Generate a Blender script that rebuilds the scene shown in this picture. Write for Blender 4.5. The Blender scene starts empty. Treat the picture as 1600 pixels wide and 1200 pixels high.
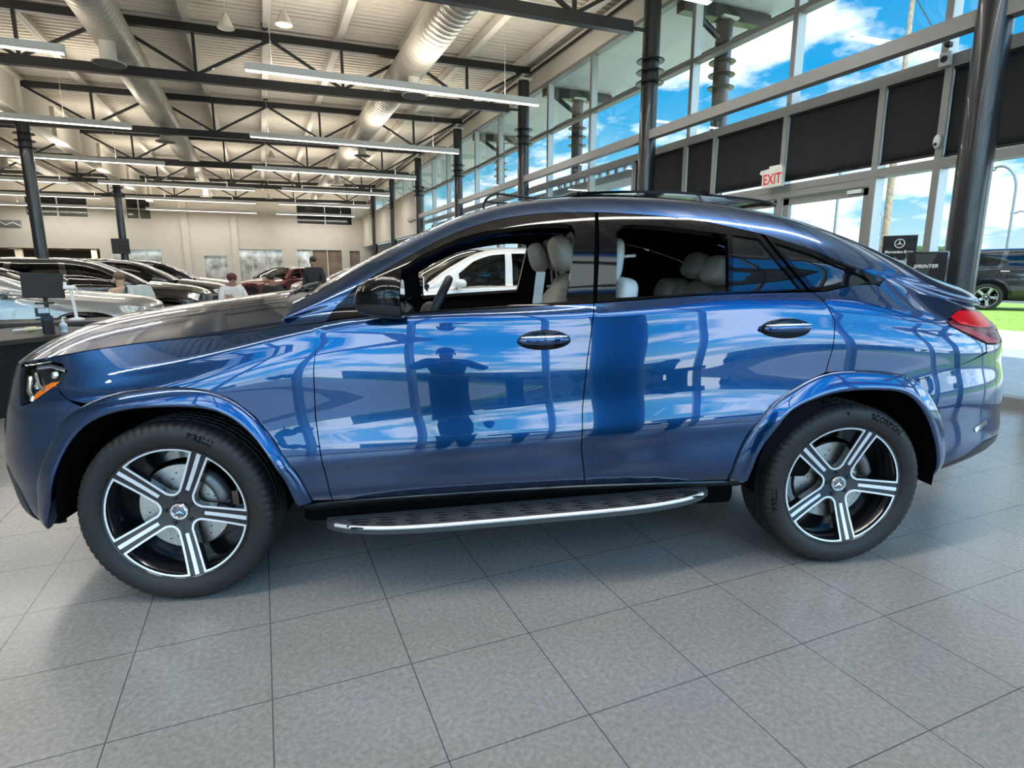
import bpy, bmesh, math, random
import numpy as np
from mathutils import Vector, Matrix
from mathutils.geometry import delaunay_2d_cdt

scene = bpy.context.scene
COL = scene.collection
random.seed(7)

# ---------------- camera ----------------
CAM = Vector((0.0658, -2.7521, 1.3612))
yaw, pitch, roll = 0.40061, -0.18872, 0.0
fwd = Vector((math.sin(yaw) * math.cos(pitch), math.cos(yaw) * math.cos(pitch), math.sin(pitch)))
rgt = Vector((math.cos(yaw), -math.sin(yaw), 0)); upv = rgt.cross(fwd)
cam_d = bpy.data.cameras.new('camera'); cam = bpy.data.objects.new('camera', cam_d); COL.objects.link(cam)
cam_d.sensor_width = 36; cam_d.lens = 911.4 * 36 / 1600; cam_d.clip_start = .02; cam_d.clip_end = 600
m = Matrix((rgt, upv, -fwd)).transposed().to_4x4(); m.translation = CAM; cam.matrix_world = m
scene.camera = cam

# ---------------- view, world sky, sun ----------------
vs = scene.view_settings
vs.view_transform = 'Standard'; vs.look = 'None'; vs.gamma = 1; vs.use_curve_mapping = False; vs.exposure = 0.0
scene.cycles.max_bounces = 10; scene.cycles.diffuse_bounces = 4; scene.cycles.glossy_bounces = 5
scene.cycles.transparent_max_bounces = 24; scene.cycles.transmission_bounces = 6
scene.cycles.caustics_reflective = False; scene.cycles.caustics_refractive = False
scene.cycles.use_denoising = True; scene.cycles.sample_clamp_indirect = 6

SKY_STRENGTH = 1.2; SKY_SUNWARD = 4.5
w = bpy.data.worlds.new('sky'); scene.world = w; w.use_nodes = True
nt = w.node_tree; nt.nodes.clear()
def wn(t, **k):
    n = nt.nodes.new(t)
    for a, b in k.items(): setattr(n, a, b)
    return n
tc = wn('ShaderNodeTexCoord'); sep = wn('ShaderNodeSeparateXYZ'); nt.links.new(tc.outputs['Generated'], sep.inputs[0])
grad = wn('ShaderNodeValToRGB'); nt.links.new(sep.outputs['Z'], grad.inputs[0])
cr = grad.color_ramp; cr.elements[0].position = 0.0; cr.elements[0].color = (.80, .95, 1.0, 1); cr.elements[1].position = .75; cr.elements[1].color = (.006, .16, .62, 1)
e = cr.elements.new(.12); e.color = (.20, .64, .90, 1); e = cr.elements.new(.28); e.color = (.018, .40, .84, 1)
# clouds: noise on a flat layer seen in perspective
mx = wn('ShaderNodeMath', operation='MAXIMUM'); mx.inputs[1].default_value = .02; nt.links.new(sep.outputs['Z'], mx.inputs[0])
ad = wn('ShaderNodeMath', operation='ADD'); ad.inputs[1].default_value = .22; nt.links.new(mx.outputs[0], ad.inputs[0])
dv = wn('ShaderNodeVectorMath', operation='DIVIDE'); cmb = wn('ShaderNodeCombineXYZ')
for i in range(3): nt.links.new(ad.outputs[0], cmb.inputs[i])
nt.links.new(tc.outputs['Generated'], dv.inputs[0]); nt.links.new(cmb.outputs[0], dv.inputs[1])
mp = wn('ShaderNodeMapping'); mp.inputs['Location'].default_value = (0.35, 1.55, .3); mp.inputs['Scale'].default_value = (1, 1, .6)
nt.links.new(dv.outputs[0], mp.inputs[0])
no = wn('ShaderNodeTexNoise'); no.inputs['Scale'].default_value = 2.1; no.inputs['Detail'].default_value = 9; no.inputs['Roughness'].default_value = .56
nt.links.new(mp.outputs[0], no.inputs['Vector'])
cl = wn('ShaderNodeValToRGB'); nt.links.new(no.outputs[0], cl.inputs[0])
cl.color_ramp.elements[0].position = .46; cl.color_ramp.elements[0].color = (0, 0, 0, 1); cl.color_ramp.elements[1].position = .56; cl.color_ramp.elements[1].color = (1, 1, 1, 1)
mixc = wn('ShaderNodeMix', data_type='RGBA'); nt.links.new(cl.outputs[0], mixc.inputs[0]); nt.links.new(grad.outputs[0], mixc.inputs[6])
mixc.inputs[7].default_value = (1.35, 1.42, 1.45, 1)
# the half of the sky that holds the sun, behind the camera, is the brighter one
mr = wn('ShaderNodeMapRange', interpolation_type='SMOOTHSTEP'); mr.inputs['From Min'].default_value = .15; mr.inputs['From Max'].default_value = -.7; mr.inputs['To Min'].default_value = SKY_STRENGTH; mr.inputs['To Max'].default_value = SKY_SUNWARD
nt.links.new(sep.outputs['Y'], mr.inputs[0])
bg = wn('ShaderNodeBackground'); nt.links.new(mr.outputs[0], bg.inputs[1]); nt.links.new(mixc.outputs[2], bg.inputs[0])
wo = wn('ShaderNodeOutputWorld'); nt.links.new(bg.outputs[0], wo.inputs[0])

sun_d = bpy.data.lights.new('sun', 'SUN'); sun_d.energy = 4.2; sun_d.angle = .009; sun_d.color = (1, .95, .86)
sun = bpy.data.objects.new('sun', sun_d); COL.objects.link(sun)
sun.rotation_euler = Vector((.15, .32, -.94)).to_track_quat('-Z', 'Y').to_euler()

# ---------------- materials ----------------
MATS = {}
def mat(name, col=(.5, .5, .5), rough=.5, metal=0, coat=0, spec=.5, emit=None, estr=0, noise=0, nscale=20, bump=0, alpha=1, ior=1.5, sheen=0, coat_rough=.03, coat_ior=1.5):
    if name in MATS: return MATS[name]
    M = bpy.data.materials.new(name); M.use_nodes = True; t = M.node_tree; b = t.nodes['Principled BSDF']
    b.inputs['Base Color'].default_value = (*col, 1); b.inputs['Roughness'].default_value = rough; b.inputs['Metallic'].default_value = metal
    b.inputs['Coat Weight'].default_value = coat; b.inputs['Coat Roughness'].default_value = coat_rough; b.inputs['Coat IOR'].default_value = coat_ior
    b.inputs['Specular IOR Level'].default_value = spec; b.inputs['IOR'].default_value = ior
    if sheen: b.inputs['Sheen Weight'].default_value = sheen
    if emit: b.inputs['Emission Color'].default_value = (*emit, 1); b.inputs['Emission Strength'].default_value = estr
    if noise or bump:
        c = t.nodes.new('ShaderNodeTexCoord'); n = t.nodes.new('ShaderNodeTexNoise'); n.inputs['Scale'].default_value = nscale; n.inputs['Detail'].default_value = 6
        t.links.new(c.outputs['Object'], n.inputs['Vector'])
        if noise:
            r = t.nodes.new('ShaderNodeValToRGB'); t.links.new(n.outputs[0], r.inputs[0])
            r.color_ramp.elements[0].position = .3; r.color_ramp.elements[1].position = .7
            r.color_ramp.elements[0].color = (*[x * (1 - noise) for x in col], 1); r.color_ramp.elements[1].color = (*[min(1, x * (1 + noise)) for x in col], 1)
            t.links.new(r.outputs[0], b.inputs['Base Color'])
        if bump:
            bp = t.nodes.new('ShaderNodeBump'); bp.inputs['Strength'].default_value = bump; bp.inputs['Distance'].default_value = .01
            t.links.new(n.outputs[0], bp.inputs['Height']); t.links.new(bp.outputs[0], b.inputs['Normal'])
    MATS[name] = M
    return M

def glass(name, tint=(1, 1, 1), refl=1.0, ior=1.5):
    """clear pane: straight-through light, Fresnel reflection on top"""
    M = bpy.data.materials.new(name); M.use_nodes = True; t = M.node_tree; t.nodes.clear()
    tr = t.nodes.new('ShaderNodeBsdfTransparent'); tr.inputs[0].default_value = (*tint, 1)
    gl = t.nodes.new('ShaderNodeBsdfGlossy'); gl.inputs['Roughness'].default_value = 0.0
    ge = t.nodes.new('ShaderNodeNewGeometry'); dt = t.nodes.new('ShaderNodeVectorMath'); dt.operation = 'DOT_PRODUCT'
    t.links.new(ge.outputs['Incoming'], dt.inputs[0]); t.links.new(ge.outputs['Normal'], dt.inputs[1])
    def mth(op, a, b_=None):
        n = t.nodes.new('ShaderNodeMath'); n.operation = op
        for i, q in enumerate((a, b_)):
            if q is None: continue
            if isinstance(q, (int, float)): n.inputs[i].default_value = q
            else: t.links.new(q, n.inputs[i])
        return n.outputs[0]
    f0 = ((ior - 1) / (ior + 1)) ** 2
    fr = mth('ADD', mth('MULTIPLY', mth('POWER', mth('SUBTRACT', 1.0, mth('ABSOLUTE', dt.outputs['Value'])), 5.0), 1 - f0), f0)
    mu = t.nodes.new('ShaderNodeMath'); mu.operation = 'MULTIPLY'; mu.inputs[1].default_value = refl; t.links.new(fr, mu.inputs[0])
    mi = t.nodes.new('ShaderNodeMixShader'); t.links.new(mu.outputs[0], mi.inputs[0]); t.links.new(tr.outputs[0], mi.inputs[1]); t.links.new(gl.outputs[0], mi.inputs[2])
    o = t.nodes.new('ShaderNodeOutputMaterial'); t.links.new(mi.outputs[0], o.inputs[0])
    MATS[name] = M
    return M

def flake_paint(name, col, metal=.55, rough=.32):
    M = mat(name, col, rough, metal, coat=1, coat_rough=.006, coat_ior=1.72)
    t = M.node_tree; b = t.nodes['Principled BSDF']
    c = t.nodes.new('ShaderNodeTexCoord'); v = t.nodes.new('ShaderNodeTexVoronoi'); v.inputs['Scale'].default_value = 900
    t.links.new(c.outputs['Object'], v.inputs['Vector'])
    r = t.nodes.new('ShaderNodeValToRGB'); t.links.new(v.outputs['Color'], r.inputs[0])
    r.color_ramp.elements[0].color = (*[x * .85 for x in col], 1); r.color_ramp.elements[1].color = (*[x * 1.15 for x in col], 1)
    t.links.new(r.outputs[0], b.inputs['Base Color'])
    return M

# ---------------- mesh helpers ----------------
def tag(o, label=None, cat=None, group=None, kind=None):
    if label: o['label'] = label
    if cat: o['category'] = cat
    if group: o['group'] = group
    if kind: o['kind'] = kind
    return o
def empty(name, loc=(0, 0, 0), rz=0, label=None, cat=None, group=None, kind=None, parent=None):
    o = bpy.data.objects.new(name, None); COL.objects.link(o); o.location = loc; o.rotation_euler = (0, 0, rz); o.empty_display_size = .1
    if parent: o.parent = parent
    return tag(o, label, cat, group, kind)
def link_mesh(name, v, f, mats, parent=None, mi=None, smooth=False, normals=None, angle=None):
    me = bpy.data.meshes.new(name); me.from_pydata([tuple(p) for p in v], [], f)
    for x in (mats if isinstance(mats, (list, tuple)) else [mats]): me.materials.append(x)
    if mi is not None: me.polygons.foreach_set('material_index', mi)
    if smooth or normals is not None or angle: me.polygons.foreach_set('use_smooth', [True] * len(me.polygons))
    me.update()
    if angle: me.set_sharp_from_angle(angle=math.radians(angle))
    if normals is not None: me.normals_split_custom_set_from_vertices([tuple(n) for n in normals])
    o = bpy.data.objects.new(name, me); COL.objects.link(o)
    if parent: o.parent = parent
    return o
class MB:
    def __init__(s): s.v = []; s.f = []; s.m = []
    def add(s, v, f, mi=0):
        b = len(s.v); s.v += [tuple(p) for p in v]; s.f += [tuple(i + b for i in q) for q in f]; s.m += [mi] * len(f); return s
    def box(s, c, d, mi=0, rot=None, bev=0):
        if bev:
            bm = bmesh.new(); bmesh.ops.create_cube(bm, size=1); bmesh.ops.scale(bm, vec=d, verts=bm.verts)
            bmesh.ops.bevel(bm, geom=bm.edges[:], offset=bev, segments=3, affect='EDGES', profile=.5)
            v = [x.co.copy() for x in bm.verts]; f = [[q.index for q in p.verts] for p in bm.faces]; bm.free()
        else:
            v = [Vector((x * d[0] / 2, y * d[1] / 2, z * d[2] / 2)) for x in (-1, 1) for y in (-1, 1) for z in (-1, 1)]
            f = [(0, 1, 3, 2), (4, 6, 7, 5), (0, 4, 5, 1), (2, 3, 7, 6), (0, 2, 6, 4), (1, 5, 7, 3)]
        if rot is not None: v = [rot @ x for x in v]
        return s.add([x + Vector(c) for x in v], f, mi)
    def tube(s, pts, r, n=12, mi=0, caps=True, flat=1.0, upz=None):
        pts = [Vector(p) for p in pts]; rr = r if isinstance(r, (list, tuple)) else [r] * len(pts)
        v = []; f = []; up = Vector(upz) if upz else None
        for i, p in enumerate(pts):
            t = (pts[min(i + 1, len(pts) - 1)] - pts[max(i - 1, 0)]).normalized()
            a = up if up else (Vector((0, 0, 1)) if abs(t.z) < .9 else Vector((1, 0, 0)))
            x = t.cross(a).normalized(); y = x.cross(t).normalized()
            if not up: up = y
            for k in range(n):
                q = 2 * math.pi * k / n; v.append(p + x * math.cos(q) * rr[i] + y * math.sin(q) * rr[i] * flat)
        for i in range(len(pts) - 1):
            for k in range(n): f.append((i * n + k, i * n + (k + 1) % n, (i + 1) * n + (k + 1) % n, (i + 1) * n + k))
        if caps: f.append(tuple(range(n))[::-1]); f.append(tuple(range((len(pts) - 1) * n, len(pts) * n)))
        return s.add(v, f, mi)
    def lathe(s, prof, org=(0, 0, 0), axis=(0, 0, 1), n=32, mi=0, close=False, a0=0, a1=2 * math.pi):
        """prof: (radius, height along the axis)"""
        ax = Vector(axis).normalized(); t = Vector((0, 0, 1)) if abs(ax.z) < .9 else Vector((1, 0, 0))
        x = ax.cross(t).normalized(); y = ax.cross(x); o = Vector(org); v = []; f = []; full = abs(a1 - a0 - 2 * math.pi) < 1e-6; nn = n if full else n + 1
        for (r, h) in prof:
            for k in range(nn):
                q = a0 + (a1 - a0) * k / n; v.append(o + ax * h + (x * math.cos(q) + y * math.sin(q)) * r)
        L = len(prof)
        for i in range(L if close else L - 1):
            j = (i + 1) % L
            for k in range(n):
                k2 = (k + 1) % nn; f.append((i * nn + k, j * nn + k, j * nn + k2, i * nn + k2))
        return s.add(v, f, mi)
    def ball(s, c, r, n=20, mi=0, rot=None, p=2.0):
        r = r if isinstance(r, (list, tuple)) else (r, r, r); v = []; f = []; h = n // 2; c = Vector(c)
        sg = lambda a: math.copysign(abs(a) ** (2 / p), a)
        for i in range(h + 1):
            a = math.pi * i / h
            for k in range(n):
                q = 2 * math.pi * k / n; d = Vector((r[0] * sg(math.sin(a)) * sg(math.cos(q)), r[1] * sg(math.sin(a)) * sg(math.sin(q)), r[2] * sg(math.cos(a))))
                v.append(c + (rot @ d if rot is not None else d))
        for i in range(h):
            for k in range(n): f.append((i * n + k, (i + 1) * n + k, (i + 1) * n + (k + 1) % n, i * n + (k + 1) % n))
        return s.add(v, f, mi)
    def prism(s, poly, frame, depth, mi=0):
        """poly (a, b) in the frame's first two axes, pushed along its third by depth"""
        o, x, y, z = [Vector(q) for q in frame]; n = len(poly)
        v = [o + x * a + y * b for a, b in poly]; v += [p + z * depth for p in v]
        f = [tuple(range(n))[::-1], tuple(range(n, 2 * n))] + [(i, (i + 1) % n, n + (i + 1) % n, n + i) for i in range(n)]
        return s.add(v, f, mi)
    def build(s, name, mats, parent=None, smooth=False, angle=None, loc=None):
        o = link_mesh(name, s.v, s.f, mats, parent, s.m, smooth, None, angle)
        bm = bmesh.new(); bm.from_mesh(o.data); bmesh.ops.remove_doubles(bm, verts=bm.verts, dist=1e-5); bmesh.ops.recalc_face_normals(bm, faces=bm.faces); bm.to_mesh(o.data); bm.free()
        if angle: o.data.set_sharp_from_angle(angle=math.radians(angle))
        if loc: o.location = loc
        return o
def text_verts(s, size=1.0, depth=0.0, bold=False):
    """letters of the built-in font as flat mesh data (x, y), centred"""
    c = bpy.data.curves.new('lettering', 'FONT'); c.body = s; c.size = size; c.align_x = 'CENTER'; c.align_y = 'CENTER'; c.resolution_u = 3
    if bold: c.offset = size * .018
    o = bpy.data.objects.new('lettering', c); COL.objects.link(o)
    dg = bpy.context.evaluated_depsgraph_get(); me = o.evaluated_get(dg).to_mesh()
    v = [tuple(p.co) for p in me.vertices]; f = [tuple(p.vertices) for p in me.polygons]
    o.evaluated_get(dg).to_mesh_clear(); bpy.data.objects.remove(o); bpy.data.curves.remove(c)
    return v, f
def text_on(mb, s, size, org, x, y, mi=0, bold=True, lift=.0015, sx=1.0):
    v, f = text_verts(s, size, bold=bold); o, x, y = Vector(org), Vector(x), Vector(y); z = x.cross(y)
    return mb.add([o + x * a[0] * sx + y * a[1] + z * lift for a in v], f, mi)
def dup(root, loc, rz, label=None, group=None):
    r = root.copy(); COL.objects.link(r); r.location = loc; r.rotation_euler = (0, 0, rz)
    if label: r['label'] = label
    if group: r['group'] = group
    for ch in root.children:
        c = ch.copy(); COL.objects.link(c); c.parent = r
        for g in ch.children:
            d = g.copy(); COL.objects.link(d); d.parent = c
    return r
# ---------- smooth car body surfaces: splines along the car (s) and up the section (t) ----------
def spline(xs, ys):
    """natural cubic spline through (xs, ys); linear beyond the ends; ys may be an array (n, m)"""
    xs = np.asarray(xs, float); ys = np.asarray(ys, float)
    n = len(xs); h = np.diff(xs)
    A = np.zeros((n, n)); B = np.zeros(ys.shape)
    A[0, 0] = A[-1, -1] = 1
    for i in range(1, n - 1):
        A[i, i - 1] = h[i - 1]; A[i, i] = 2 * (h[i - 1] + h[i]); A[i, i + 1] = h[i]
        B[i] = 6 * ((ys[i + 1] - ys[i]) / h[i] - (ys[i] - ys[i - 1]) / h[i - 1])
    M = np.linalg.solve(A, B)
    def f(x):
        x = np.asarray(x, float)
        i = np.clip(np.searchsorted(xs, x) - 1, 0, n - 2)
        a = xs[i + 1] - x; b = x - xs[i]; hh = h[i]
        if ys.ndim > 1: a = a[..., None]; b = b[..., None]; hh = hh[..., None]
        return (M[i] * a ** 3 + M[i + 1] * b ** 3) / (6 * hh) + (ys[i] / hh - M[i] * hh / 6) * a + (ys[i + 1] / hh - M[i + 1] * hh / 6) * b
    return f

def tab(*pts):
    a = np.array(pts, float)
    return spline(a[:, 0], a[:, 1])

TK = np.array([0, .12, .26, .32, .45, .62, .75, .85, .91, 1.12, 1.33, 1.39])   # section knots

class Body:
    """near side y < 0; x runs to the rear. plan(s) is the outline seen from above, lines give height and inset"""
    def __init__(self, plan, zl, ol, zc, dxc, hz=None, hdx=None):
        p = np.array(plan, float)
        self.px = spline(p[:, 0], p[:, 1]); self.pw = spline(p[:, 0], p[:, 2])
        self.zl = zl; self.ol = ol; self.zc = zc; self.dxc = dxc; self.hz = hz; self.hdx = hdx
        self.s0, self.s1 = p[0, 0], p[-1, 0]
        self.ss = np.linspace(self.s0, self.s1, 241)
        Z = np.stack([f(self.ss) for f in zl], 1); O = np.stack([f(self.ss) for f in ol], 1)
        self.Z = Z; self.O = O
        # resample the section splines on a fine t grid, then bicubic through s
        tt = np.linspace(TK[0] - .05, TK[-1] + .05, 301); self.tt = tt
        # the shoulder crease: two extra knots close to it keep both flanks straight
        ta = np.insert(TK, [7, 8], [.838, .866]); k1, k2 = (.838 - .75) / .10, (.866 - .85) / .06
        def crease(A): return np.insert(A, [7, 8], np.stack([A[:, 6] + (A[:, 7] - A[:, 6]) * k1, A[:, 7] + (A[:, 8] - A[:, 7]) * k2], 1), axis=1)
        zs = spline(ta, crease(Z).T)(tt); os_ = spline(ta, crease(O).T)(tt)      # (t, s)
        self.zf = spline(self.ss, zs.T); self.of = spline(self.ss, os_.T)
    def P(self, s, t):
        s = np.atleast_1d(np.asarray(s, float)); t = np.atleast_1d(np.asarray(t, float))
        s, t = np.broadcast_arrays(s, t); sh = s.shape; s = s.ravel(); t = t.ravel()
        ti = np.clip((t - self.tt[0]) / (self.tt[1] - self.tt[0]), 0, len(self.tt) - 2.001)
        i = ti.astype(int); fr = ti - i
        zr = self.zf(s); orr = self.of(s); k = np.arange(len(s))
        # quadratic-smooth enough: the t grid is 5 mm
        z = zr[k, i] * (1 - fr) + zr[k, i + 1] * fr
        o = orr[k, i] * (1 - fr) + orr[k, i + 1] * fr
        e = 1e-4
        dx = (self.px(s + e) - self.px(s - e)); dw = (self.pw(s + e) - self.pw(s - e))
        l = np.hypot(dx, dw) + 1e-12
        nx, nw = -dw / l, dx / l                     # outward in (x, w)
        x = self.px(s) - o * nx; w = self.pw(s) - o * nw
        return np.stack([x, -w, z], 1).reshape(sh + (3,))
    def N(self, s, t, fn=None):
        fn = fn or self.P; e = .012
        a = fn(s + e, t) - fn(s - e, t); b = fn(s, t + e) - fn(s, t - e)
        n = np.cross(a, b); n /= np.linalg.norm(n, axis=-1, keepdims=True) + 1e-12
        return n
    def roof(self, s, u, t0=None):
        """from the rail (u = 0) to the middle of the car (u = 1)"""
        s = np.asarray(s, float); u = np.asarray(u, float)
        E = self.P(s, np.full_like(s, TK[-1] if t0 is None else t0))
        q = 1 - np.abs(1 - u) ** 2.3
        return np.stack([E[..., 0] + self.dxc(s) * q, E[..., 1] * (1 - u), E[..., 2] + (self.zc(s) - E[..., 2]) * q], -1)
    def hood(self, s, u):
        s = np.asarray(s, float); u = np.asarray(u, float)
        E = self.P(s, np.full_like(s, TK[8]))
        q = 1 - np.abs(1 - u) ** 2.0
        return np.stack([E[..., 0] + self.hdx(s) * q, E[..., 1] * (1 - u), E[..., 2] + (self.hz(s) - E[..., 2]) * q], -1)

PLAN = [(-2.95, -2.36, 0), (-2.70, -2.352, .25), (-2.44, -2.31, .5), (-2.2, -2.205, .715), (-2.02, -2.06, .85), (-1.8, -1.84, .925), (-1.5, -1.5, .962),
        (-1.0, -1.0, .975), (0, 0, .978), (1.0, 1.0, .975), (1.5, 1.5, .966), (1.9, 1.9, .935), (2.2, 2.18, .87), (2.45, 2.40, .75), (2.68, 2.53, .56), (2.95, 2.585, .3), (3.25, 2.6, 0)]
_z7 = tab((-2.95, .93), (-2.5, .95), (-2.2, .985), (-1.9, 1.03), (-1.6, 1.078), (-1.36, 1.105), (-1.02, 1.145), (-.85, 1.172), (-.5, 1.2), (.27, 1.243), (.86, 1.275), (1.25, 1.285), (1.5, 1.285), (1.9, 1.22), (2.2, 1.18), (2.6, 1.15), (3.25, 1.15))
_z9 = tab((-2.95, 1.0), (-1.6, 1.10), (-1.2, 1.14), (-1.0, 1.205), (-.738, 1.345), (-.477, 1.487), (-.187, 1.61), (.1, 1.664), (.35, 1.68), (.6, 1.678), (.87, 1.66), (1.06, 1.634), (1.26, 1.600), (1.46, 1.545), (1.67, 1.476), (1.9, 1.395), (2.11, 1.325), (2.27, 1.285), (2.42, 1.262), (2.6, 1.24), (3.25, 1.21))
_o7 = tab((-2.95, .05), (-2.2, .058), (-1.9, .10), (-1.5, .13), (-1.1, .094), (-.8, .072), (0, .072), (1.2, .072), (1.6, .095), (2.1, .112), (2.5, .105), (3.25, .105))
_o9 = tab((-2.95, .10), (-1.5, .13), (-1.0, .125), (-.74, .175), (-.48, .235), (-.19, .285), (.35, .315), (.87, .305), (1.26, .29), (1.67, .265), (2.1, .215), (2.35, .17), (3.25, .12))
_z6 = tab((-2.95, .84), (-2.5, .86), (-1.9, .935), (-1.5, 1.0), (-1.0, 1.115), (-.85, 1.145), (.25, 1.195), (.75, 1.22), (1.3, 1.222), (1.6, 1.19), (1.9, 1.145), (2.2, 1.11), (2.6, 1.09), (3.25, 1.09))
_o6 = tab((-2.95, .014), (-2.2, .022), (-1.9, .052), (-1.6, .066), (-1.1, .046), (-.7, .035), (1.0, .035), (1.6, .034), (2.1, .034), (2.5, .040), (3.25, .04))
def mix(a, b, k): return lambda s: a(s) * (1 - k) + b(s) * k
COUPE = Body(PLAN,
    [tab((-2.95, .29), (-1.9, .30), (-1, .31), (1, .34), (1.9, .375), (2.4, .46), (3.25, .46)),
     tab((-2.95, .34), (-1.9, .34), (-1, .41), (1, .44), (1.9, .46), (2.4, .53), (3.25, .53)),
     tab((-2.95, .43), (-1.9, .47), (-1, .545), (.2, .61), (.85, .645), (1.5, .66), (1.9, .66), (3.25, .65)),
     tab((-2.95, .50), (-1.9, .53), (-1, .592), (.2, .664), (.85, .70), (1.5, .715), (1.9, .715), (3.25, .71)),
     tab((-2.95, .60), (-1.9, .65), (-1, .725), (.2, .79), (.85, .82), (1.5, .83), (1.9, .83), (3.25, .81)),
     tab((-2.95, .70), (-1.9, .79), (-1.5, .83), (-1, .91), (.2, .97), (1, .99), (1.5, .98), (1.9, .95), (3.25, .92)),
     tab((-2.95, .78), (-1.9, .87), (-1.5, .92), (-1, 1.03), (.2, 1.09), (1, 1.12), (1.5, 1.10), (1.9, 1.06), (3.25, 1.01)),
     _z6, _z7, mix(_z7, _z9, .5), _z9, lambda s: _z9(s) + .022],
    [tab((-2.95, .08), (-1.8, .10), (1.7, .10), (2.3, .03), (3.25, .03)),
     tab((-2.95, .02), (-2.2, .01), (-1.7, .02), (-1, .012), (1, .012), (1.7, .015), (2.3, -.03), (3.25, -.03)),
     tab((-2.95, -.01), (-2.2, -.02), (-1.75, -.004), (-1.5, -.006), (-1, -.022), (1, -.022), (1.6, -.010), (2.3, -.028), (3.25, -.028)),
     tab((-2.95, -.02), (-2.2, -.03), (-1.75, -.012), (-1.5, -.012), (-1, -.030), (1, -.030), (1.6, -.018), (2.3, -.028), (3.25, -.028)),
     tab((-2.95, -.03), (-2.2, -.03), (-1.75, -.004), (-1.5, -.002), (-1, -.0145), (1, -.0145), (1.6, -.008), (2.3, -.022), (3.25, -.022)),
     tab((-2.95, -.015), (-2.2, -.012), (-1.75, .006), (-1.5, .009), (-1, .002), (1, .002), (1.5, .004), (2.3, -.004), (3.25, -.004)),
     tab((-2.95, .004), (-2.2, .006), (-1.75, .022), (-1.5, .026), (-1, .018), (-.5, .016), (1, .016), (1.5, .015), (2.3, .010), (3.25, .008)),
     _o6, _o7, mix(_o7, _o9, .365), _o9, lambda s: _o9(s) + .04],
    zc=tab((-1.1, 1.20), (-1.0, 1.215), (-.74, 1.36), (-.48, 1.505), (-.19, 1.650), (.1, 1.728), (.35, 1.748), (.6, 1.748), (.87, 1.728), (1.06, 1.704), (1.26, 1.668), (1.46, 1.60), (1.67, 1.525), (1.9, 1.44), (2.11, 1.36), (2.27, 1.31), (2.6, 1.26)),
    dxc=tab((-1.1, -.18), (-1.0, -.17), (-.5, -.12), (0, -.06), (.4, 0), (1.3, 0), (1.8, .05), (2.3, .14), (2.6, .2)),
    hz=tab((-2.95, .94), (-2.6, .96), (-2.4, .985), (-2.2, 1.05), (-2.0, 1.125), (-1.79, 1.175), (-1.5, 1.222), (-1.22, 1.254), (-1.05, 1.268), (-.9, 1.275)),
    hdx=tab((-2.95, .0), (-2.6, -.03), (-2.4, -.075), (-2.2, -.11), (-1.8, -.08), (-1.4, -.06), (-1.0, -.16)))
# ---------- panels: polygons drawn on a body surface, meshed and given thickness ----------
def pip(P, x, y):
    c = np.zeros(x.shape, bool); n = len(P)
    for i in range(n):
        x0, y0 = P[i]; x1, y1 = P[(i + 1) % n]
        if y0 == y1: continue
        m_ = ((y0 > y) != (y1 > y)) & (x < (x1 - x0) * (y - y0) / (y1 - y0) + x0); c ^= m_
    return c
def dens(P, d=.03, closed=True):
    out = []; n = len(P)
    for i in range(n if closed else n - 1):
        a = np.array(P[i], float); b = np.array(P[(i + 1) % n], float); k = max(1, int(np.hypot(*(b - a)) / d))
        out += [tuple(a + (b - a) * j / k) for j in range(k)]
    if not closed: out.append(tuple(P[-1]))
    return out
def area(P): return .5 * sum(P[i][0] * P[(i + 1) % len(P)][1] - P[(i + 1) % len(P)][0] * P[i][1] for i in range(len(P)))
def inset(P, g):
    """polygon pulled in by g (out for g < 0)"""
    if area(P) < 0: P = P[::-1]
    n = len(P); out = []
    for i in range(n):
        a, b, c = np.array(P[i - 1]), np.array(P[i]), np.array(P[(i + 1) % n])
        d1 = b - a; d2 = c - b; l1 = np.hypot(*d1) + 1e-9; l2 = np.hypot(*d2) + 1e-9
        n1 = np.array([-d1[1], d1[0]]) / l1; n2 = np.array([-d2[1], d2[0]]) / l2
        q = n1 + n2; q /= max(.35, (q @ q) / 2)
        out.append(tuple(b + q * g))
    return out
def smooth_poly(P, it=1, keep=()):
    for _ in range(it):
        out = []
        n = len(P)
        for i in range(n):
            a, b = np.array(P[i]), np.array(P[(i + 1) % n]); out += [tuple(.75 * a + .25 * b), tuple(.25 * a + .75 * b)]
        P = out
    return P
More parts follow.
